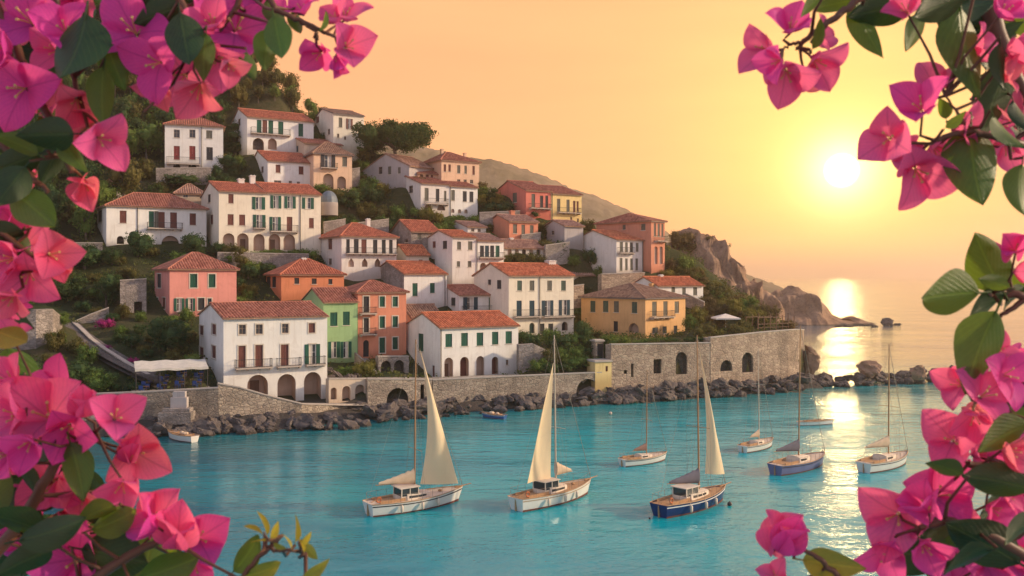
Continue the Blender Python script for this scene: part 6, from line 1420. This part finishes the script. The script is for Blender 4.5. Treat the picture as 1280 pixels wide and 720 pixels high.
def branch(label, stems, flowers=(), leaves=(), d=0.8, name='bougainvillea_branch', fill=(), yellow=False, leafm=None):
    """stems: lists of (px, py, distance); flowers: (px, py, radius, angle, face, open, material); leaves: (px, py, length, angle, face, material)"""
    P0 = P(*stems[0][0][:3]); root = empty(name, P0, 0, label, 'bougainvillea'); sm_ = MB(); pts = []
    for st in stems:
        q = [P(*s[:3]) for s in st]; fine = []
        for a, b in zip(q[:-1], q[1:]):
            for k in range(6): fine.append(a.lerp(b, k / 6) + Vector((frs.uniform(-1, 1), frs.uniform(-1, 1), frs.uniform(-1, 1))) * 0.0012)
        fine.append(q[-1]); n = len(fine); w0 = st[0][3] if len(st[0]) > 3 else 0.004
        sm_.tube([p - P0 for p in fine], [w0 * (1 - 0.6 * k / n) for k in range(n)], 7); pts += fine
    def join(b, r=0.0011):
        near = min(pts, key=lambda p: (p - b).length); mid = b.lerp(near, 0.5) + Vector((frs.uniform(-.006, .006), 0.004, frs.uniform(-.008, .004)))
        if (near - b).length < 0.16: sm_.tube([b - P0, b.lerp(mid, 0.6) - P0, mid - P0, near - P0], [r, r, r * 1.2, r * 1.4], 5)
    for f in flowers:
        px, py, r, ang, face, op, mi = f; dd = d + frs.uniform(-0.05, 0.05)
        L = r * 1.30 / FP * dd * (1.0 if op else 1.1); c = P(px, py, dd); ax = Vector((math.cos(R(ang)) * (1 - face), -face, math.sin(R(ang)) * (1 - face)))
        join(flower(root, c, L, ax, frs.uniform(0, 6.28), op, frs.randrange(4), mi))
    for l in leaves:
        px, py, ln, ang, face, mi = l; dd = d + frs.uniform(-0.06, 0.04); L = ln / FP * dd; tilt = frs.uniform(-0.35, 0.35)
        al = Vector((math.cos(R(ang)), tilt, math.sin(R(ang)))); nr = Vector((-math.sin(R(ang)) * (1 - face) + frs.uniform(-.25, .25), -face, math.cos(R(ang)) * (1 - face)))
        join(leaf(root, P(px, py, dd), L, al, nr, frs.randrange(4), mi), 0.0013)
    for x0, y0, x1, y1, nf, nl, r in fill:     # more of the same branch further back
        for k in range(nf):
            dd = d + frs.uniform(0.04, 0.2); L = r * frs.uniform(1.0, 1.3) / FP * dd; a = frs.uniform(0, 360); fc = frs.uniform(0.3, 0.9)
            join(flower(root, P(frs.uniform(x0, x1), frs.uniform(y0, y1), dd), L, (math.cos(R(a)) * (1 - fc), -fc, math.sin(R(a)) * (1 - fc)), frs.uniform(0, 6.28), frs.randrange(3), frs.randrange(4), frs.choice((0, 0, 1, 2))))
        for k in range(nl):
            dd = d + frs.uniform(0.05, 0.3); L = r * frs.uniform(1.5, 2.3) / FP * dd; a = frs.uniform(0, 360)
            join(leaf(root, P(frs.uniform(x0, x1), frs.uniform(y0, y1), dd), L, (math.cos(R(a)), frs.uniform(-.4, .4), math.sin(R(a))), (frs.uniform(-.6, .6), -1, frs.uniform(-.3, .6)), frs.randrange(4), leafm if leafm is not None else frs.choice((0, 1, 1))), 0.0013)
    sm_.build('stem', STEM, root); return root

# top left corner: a heavy branch of magenta bracts over dark leaves
branch('heavy magenta bougainvillea branch filling the top left corner, with one large dark leaf', [[(-40, -60, 0.8, 0.006), (20, 60, 0.82), (60, 150, 0.8), (90, 215, 0.8)], [(60, -60, 0.84), (80, 60, 0.84), (105, 140, 0.8)], [(-30, 150, 0.82), (20, 200, 0.82), (60, 240, 0.8)]],
       [(32, 22, 54, 110, 0.8, 2, 1), (78, 30, 40, 60, 0.7, 1, 1), (22, 112, 52, 250, 0.75, 2, 1), (-8, 60, 46, 180, 0.7, 1, 1), (60, 62, 36, 200, 0.6, 1, 0), (96, 132, 36, 300, 0.5, 1, 2), (106, 160, 38, 250, 0.6, 1, 2), (132, 176, 42, -20, 0.45, 1, 0), (104, 238, 34, 300, 0.55, 0, 2), (28, 222, 36, 220, 0.5, 1, 2), (66, 110, 30, 240, 0.6, 1, 2)],
       [(98, 66, 112, -92, 0.85, 1), (126, 122, 78, -100, 0.5, 0), (144, 84, 70, -70, 0.6, 0), (14, 205, 78, 200, 0.7, 1), (58, 168, 74, 180, 0.8, 1), (64, 205, 66, -110, 0.7, 1), (92, 196, 52, -60, 0.5, 0), (44, 262, 92, -38, 0.7, 0), (12, 235, 66, -120, 0.7, 1), (22, 178, 60, 150, 0.6, 0)],
       d=0.80, fill=[(-30, -20, 130, 60, 11, 12, 44), (-30, 60, 60, 200, 9, 14, 42)])
# left edge: pink cluster half way down
branch('coral pink bougainvillea spray on the left edge above the rounded stone bastion', [[(-60, 250, 0.78, 0.005), (0, 290, 0.8), (40, 320, 0.8)], [(-60, 360, 0.8), (0, 345, 0.8), (30, 340, 0.8)]],
       [(30, 292, 44, 60, 0.55, 1, 0), (68, 318, 38, 0, 0.5, 1, 2), (34, 350, 42, -60, 0.6, 1, 0), (4, 325, 40, 200, 0.7, 1, 0), (10, 378, 36, -90, 0.6, 1, 2), (-4, 280, 38, 120, 0.6, 1, 1), (72, 338, 26, -40, 0.3, 0, 2)],
       [(16, 422, 58, -18, 0.6, 2), (-6, 300, 70, 200, 0.7, 1), (24, 315, 50, -100, 0.6, 0)], d=0.78, fill=[(-40, 250, 20, 400, 8, 6, 38)])
# lower left: the big pink clusters
branch('large pink bougainvillea branch in the lower left corner over the water', [[(-60, 760, 0.76, 0.007), (20, 660, 0.78), (70, 580, 0.78), (120, 540, 0.78)], [(40, 780, 0.75, 0.006), (150, 700, 0.76), (210, 670, 0.76)], [(-50, 600, 0.8), (0, 540, 0.8), (40, 500, 0.8)]],
       [(52, 512, 60, 80, 0.62, 1, 0), (84, 540, 44, -40, 0.7, 1, 1), (8, 520, 46, 170, 0.6, 1, 0), (6, 470, 36, 120, 0.5, 1, 0), (146, 518, 40, 40, 0.55, 1, 0), (104, 500, 30, 80, 0.35, 0, 0), (172, 570, 44, -10, 0.6, 1, 2), (150, 614, 34, -70, 0.65, 1, 0), (60, 606, 44, -80, 0.9, 1, 0), (100, 626, 30, -60, 0.6, 1, 2), (196, 640, 46, 70, 0.35, 0, 0), (222, 655, 44, 80, 0.3, 0, 0), (252, 672, 42, 30, 0.6, 1, 1), (88, 700, 54, 70, 0.8, 1, 1), (180, 655, 34, 150, 0.4, 1, 1), (240, 715, 40, -60, 0.7, 1, 1), (-4, 570, 40, 180, 0.7, 1, 1), (162, 560, 26, 80, 0.3, 0, 0), (14, 420, 28, 90, 0.5, 1, 0), (30, 560, 36, -100, 0.7, 1, 1)],
       [(100, 592, 86, -65, 0.7, 0), (72, 664, 96, 12, 0.65, 1), (150, 650, 84, 20, 0.7, 0), (16, 650, 80, 150, 0.8, 1), (150, 695, 100, -10, 0.75, 1), (30, 590, 60, 120, 0.7, 1), (30, 700, 80, 200, 0.7, 1), (215, 712, 80, 10, 0.6, 0), (120, 640, 56, 200, 0.6, 0), (0, 610, 70, 60, 0.7, 0), (60, 560, 60, 10, 0.6, 1), (330, 716, 60, 10, 0.4, 2)],
       d=0.77, fill=[(-30, 480, 70, 720, 14, 20, 46), (50, 590, 150, 720, 9, 12, 44), (120, 680, 260, 735, 6, 8, 42)])
# young golden shoot
branch('young golden shoot of new leaves over the water, right of the lower left flowers', [[(290, 740, 0.74, 0.0025), (322, 698, 0.74), (338, 684, 0.74), (352, 670, 0.74)], [(338, 686, 0.74, 0.0018), (358, 688, 0.74), (382, 692, 0.74)], [(335, 686, 0.74, 0.0016), (330, 665, 0.74)]],
       [], [(331, 652, 34, 100, 0.5, 2), (318, 660, 28, 150, 0.5, 2), (344, 662, 26, 60, 0.5, 2), (371, 660, 34, 85, 0.5, 2), (385, 672, 24, 30, 0.4, 2), (388, 690, 30, -50, 0.5, 2), (360, 676, 22, 120, 0.4, 2), (312, 692, 58, 48, 0.5, 0), (396, 712, 40, 30, 0.5, 2), (350, 684, 20, -30, 0.4, 2), (378, 680, 20, 100, 0.4, 2), (326, 676, 24, 170, 0.4, 2)], d=0.74, name='bougainvillea_shoot')
# top centre left: hanging magenta group and a small spray
branch('hanging cluster of magenta bougainvillea over the highest white house', [[(200, -70, 0.8, 0.005), (225, 0, 0.8), (245, 50, 0.8)], [(330, -60, 0.82), (300, 0, 0.82), (270, 45, 0.82)]],
       [(164, 34, 50, 100, 0.75, 2, 1), (192, 78, 46, 220, 0.75, 2, 1), (228, 96, 46, -90, 0.7, 2, 0), (246, 118, 40, -90, 0.45, 1, 2), (295, 32, 54, 30, 0.7, 2, 1), (275, 78, 38, -60, 0.55, 1, 0), (262, 22, 40, 90, 0.7, 1, 0), (222, 30, 34, 120, 0.6, 1, 1), (196, 112, 30, -110, 0.4, 1, 2), (290, 86, 26, -50, 0.4, 1, 2)],
       [(232, 52, 74, -80, 0.7, 1), (348, 48, 70, -75, 0.7, 0), (255, 72, 60, -100, 0.6, 0), (312, 84, 44, -75, 0.5, 0), (205, 15, 80, 200, 0.7, 1), (180, 140, 0.1, -80, 0.5, 0), (332, 62, 54, -110, 0.6, 0)], d=0.80, fill=[(150, -20, 330, 30, 9, 12, 42), (190, 30, 270, 75, 4, 5, 36)])
branch('small magenta spray on a thin twig against the peach sky, top centre left', [[(330, -20, 0.8, 0.003), (345, 12, 0.8), (375, 26, 0.8), (405, 40, 0.8), (420, 48, 0.8)], [(375, 26, 0.8, 0.002), (395, 40, 0.8), (398, 50, 0.8)]],
       [(396, 70, 32, 250, 0.6, 1, 1), (438, 55, 36, 0, 0.65, 1, 0), (434, 12, 32, 60, 0.5, 1, 0), (416, 18, 26, 120, 0.5, 1, 0), (376, 6, 26, 100, 0.5, 1, 1), (424, 84, 20, -70, 0.3, 0, 1)],
       [(345, 20, 50, -60, 0.5, 0), (406, 28, 28, 60, 0.5, 0), (370, 30, 34, -85, 0.4, 0)], d=0.80)
# top right spray
branch('small pink spray hanging from a twig against the bright sky, top right of centre', [[(1120, -40, 0.8, 0.004), (1060, 10, 0.8), (1035, 28, 0.8), (1005, 52, 0.8), (996, 62, 0.8)], [(1005, 52, 0.8, 0.002), (990, 55, 0.8), (978, 62, 0.8)]],
       [(990, 26, 35, 100, 0.55, 1, 1), (948, 62, 38, 190, 0.45, 1, 0), (984, 98, 40, -100, 0.5, 1, 0), (1027, 82, 38, -60, 0.5, 1, 0), (1032, 46, 31, 20, 0.4, 1, 0), (966, 78, 28, 200, 0.3, 1, 1), (1010, 100, 26, -80, 0.4, 1, 2)],
       [(1024, 42, 40, 70, 0.5, 0), (1080, 38, 84, -70, 0.7, 0), (1142, 42, 60, -125, 0.6, 0), (1040, 4, 60, 185, 0.5, 0), (1012, 8, 40, -140, 0.5, 0), (1100, 12, 90, 190, 0.7, 1)], d=0.80)
# right: main hanging cluster by the sun, thick old stem
branch('big pink cluster beside the sun with thick dark stem and large hanging leaves, right edge', [[(1215, -60, 0.86, 0.011), (1245, 40, 0.86), (1275, 110, 0.86), (1320, 170, 0.86)], [(1300, 185, 0.82, 0.004), (1255, 175, 0.8), (1215, 165, 0.8), (1180, 170, 0.8), (1160, 180, 0.8)], [(1215, 165, 0.8, 0.002), (1196, 140, 0.8), (1182, 120, 0.8)]],
       [(1108, 172, 45, 190, 0.6, 1, 0), (1148, 126, 42, 140, 0.5, 1, 1), (1170, 98, 38, 110, 0.45, 1, 0), (1152, 222, 50, -95, 0.6, 1, 0), (1130, 190, 35, 210, 0.35, 0, 0), (1176, 190, 35, -60, 0.5, 1, 0), (1212, 160, 40, 0, 0.5, 1, 0), (1196, 188, 33, -80, 0.5, 1, 2), (1262, 8, 35, 60, 0.6, 1, 1), (1230, 60, 35, 20, 0.5, 1, 0), (1130, 8, 31, 150, 0.5, 1, 0), (1262, 90, 33, 0, 0.5, 1, 2), (1262, 190, 33, -90, 0.5, 1, 0), (1278, 60, 35, 0, 0.5, 1, 0)],
       [(1207, 68, 128, -88, 0.85, 0), (1215, 210, 106, -88, 0.85, 0), (1240, 130, 100, -110, 0.7, 1), (1272, 238, 66, -95, 0.8, 0), (1172, 8, 90, -160, 0.7, 1), (1195, 150, 30, 40, 0.5, 0), (1180, 135, 28, 100, 0.5, 0), (1255, 168, 56, -60, 0.6, 0), (1250, 84, 60, -80, 0.6, 1), (1210, 10, 76, 10, 0.7, 1), (1275, 150, 56, -80, 0.7, 1)], d=0.81, fill=[(1180, -20, 1300, 50, 6, 9, 34), (1235, 60, 1300, 200, 7, 8, 32)])
# right middle leaves
branch('twig of large green leaves with one magenta flower at the right edge, above the breakwater', [[(1330, 385, 0.82, 0.005), (1285, 370, 0.82), (1255, 368, 0.82), (1240, 366, 0.82)], [(1285, 370, 0.82, 0.003), (1260, 390, 0.82), (1245, 398, 0.82)]],
       [(1266, 306, 32, 150, 0.55, 0, 1), (1282, 340, 26, 0, 0.5, 1, 0)],
       [(1184, 368, 106, 182, 0.8, 0), (1232, 326, 88, 118, 0.8, 0), (1240, 352, 44, 160, 0.7, 0), (1224, 392, 84, 215, 0.5, 1), (1222, 440, 112, 250, 0.8, 0), (1262, 372, 60, 200, 0.6, 1), (1274, 352, 50, 120, 0.6, 0)], d=0.80)
# lower right cluster
branch('dense magenta branch in the lower right corner with large dark leaves', [[(1340, 600, 0.78, 0.007), (1260, 590, 0.78), (1210, 580, 0.78)], [(1330, 720, 0.76, 0.006), (1240, 670, 0.76), (1180, 650, 0.76), (1150, 660, 0.76)], [(1330, 500, 0.8, 0.004), (1270, 500, 0.8), (1220, 500, 0.8)]],
       [(1190, 548, 46, 150, 0.6, 1, 0), (1234, 492, 42, 60, 0.6, 2, 0), (1262, 468, 40, 30, 0.7, 2, 1), (1194, 480, 32, 170, 0.4, 1, 0), (1218, 528, 34, -120, 0.5, 1, 0), (1178, 616, 50, 100, 0.7, 1, 1), (1118, 648, 52, 180, 0.6, 1, 0), (1150, 628, 42, 140, 0.45, 0, 1), (1250, 640, 34, -20, 0.6, 1, 1), (1272, 566, 36, 0, 0.6, 1, 2), (1240, 704, 46, 80, 0.7, 2, 1), (1106, 698, 40, 220, 0.6, 1, 1), (1160, 690, 36, -80, 0.7, 1, 1), (1276, 700, 40, 40, 0.7, 1, 1), (1270, 620, 30, 0, 0.5, 1, 0), (1252, 436, 28, 60, 0.6, 1, 0)],
       [(1240, 598, 100, 165, 0.85, 1), (1250, 546, 84, 200, 0.8, 0), (1226, 676, 120, 150, 0.8, 1), (1272, 520, 60, 150, 0.7, 0), (1270, 660, 70, 200, 0.7, 1), (1206, 700, 70, 200, 0.7, 1), (1180, 584, 50, 160, 0.6, 1)], d=0.77, fill=[(1200, 440, 1310, 600, 11, 12, 38), (1130, 620, 1310, 740, 13, 14, 42)])
branch('single pink bougainvillea flower with a yellow green leaf, low over the glittering water', [[(1090, 760, 0.74, 0.003), (1040, 712, 0.74), (1010, 690, 0.74), (995, 684, 0.74)]],
       [(976, 664, 44, 75, 0.35, 0, 0), (968, 718, 24, 120, 0.5, 1, 0), (990, 668, 36, 60, 0.3, 0, 1)], [(1042, 706, 78, -8, 0.7, 2)], d=0.74)
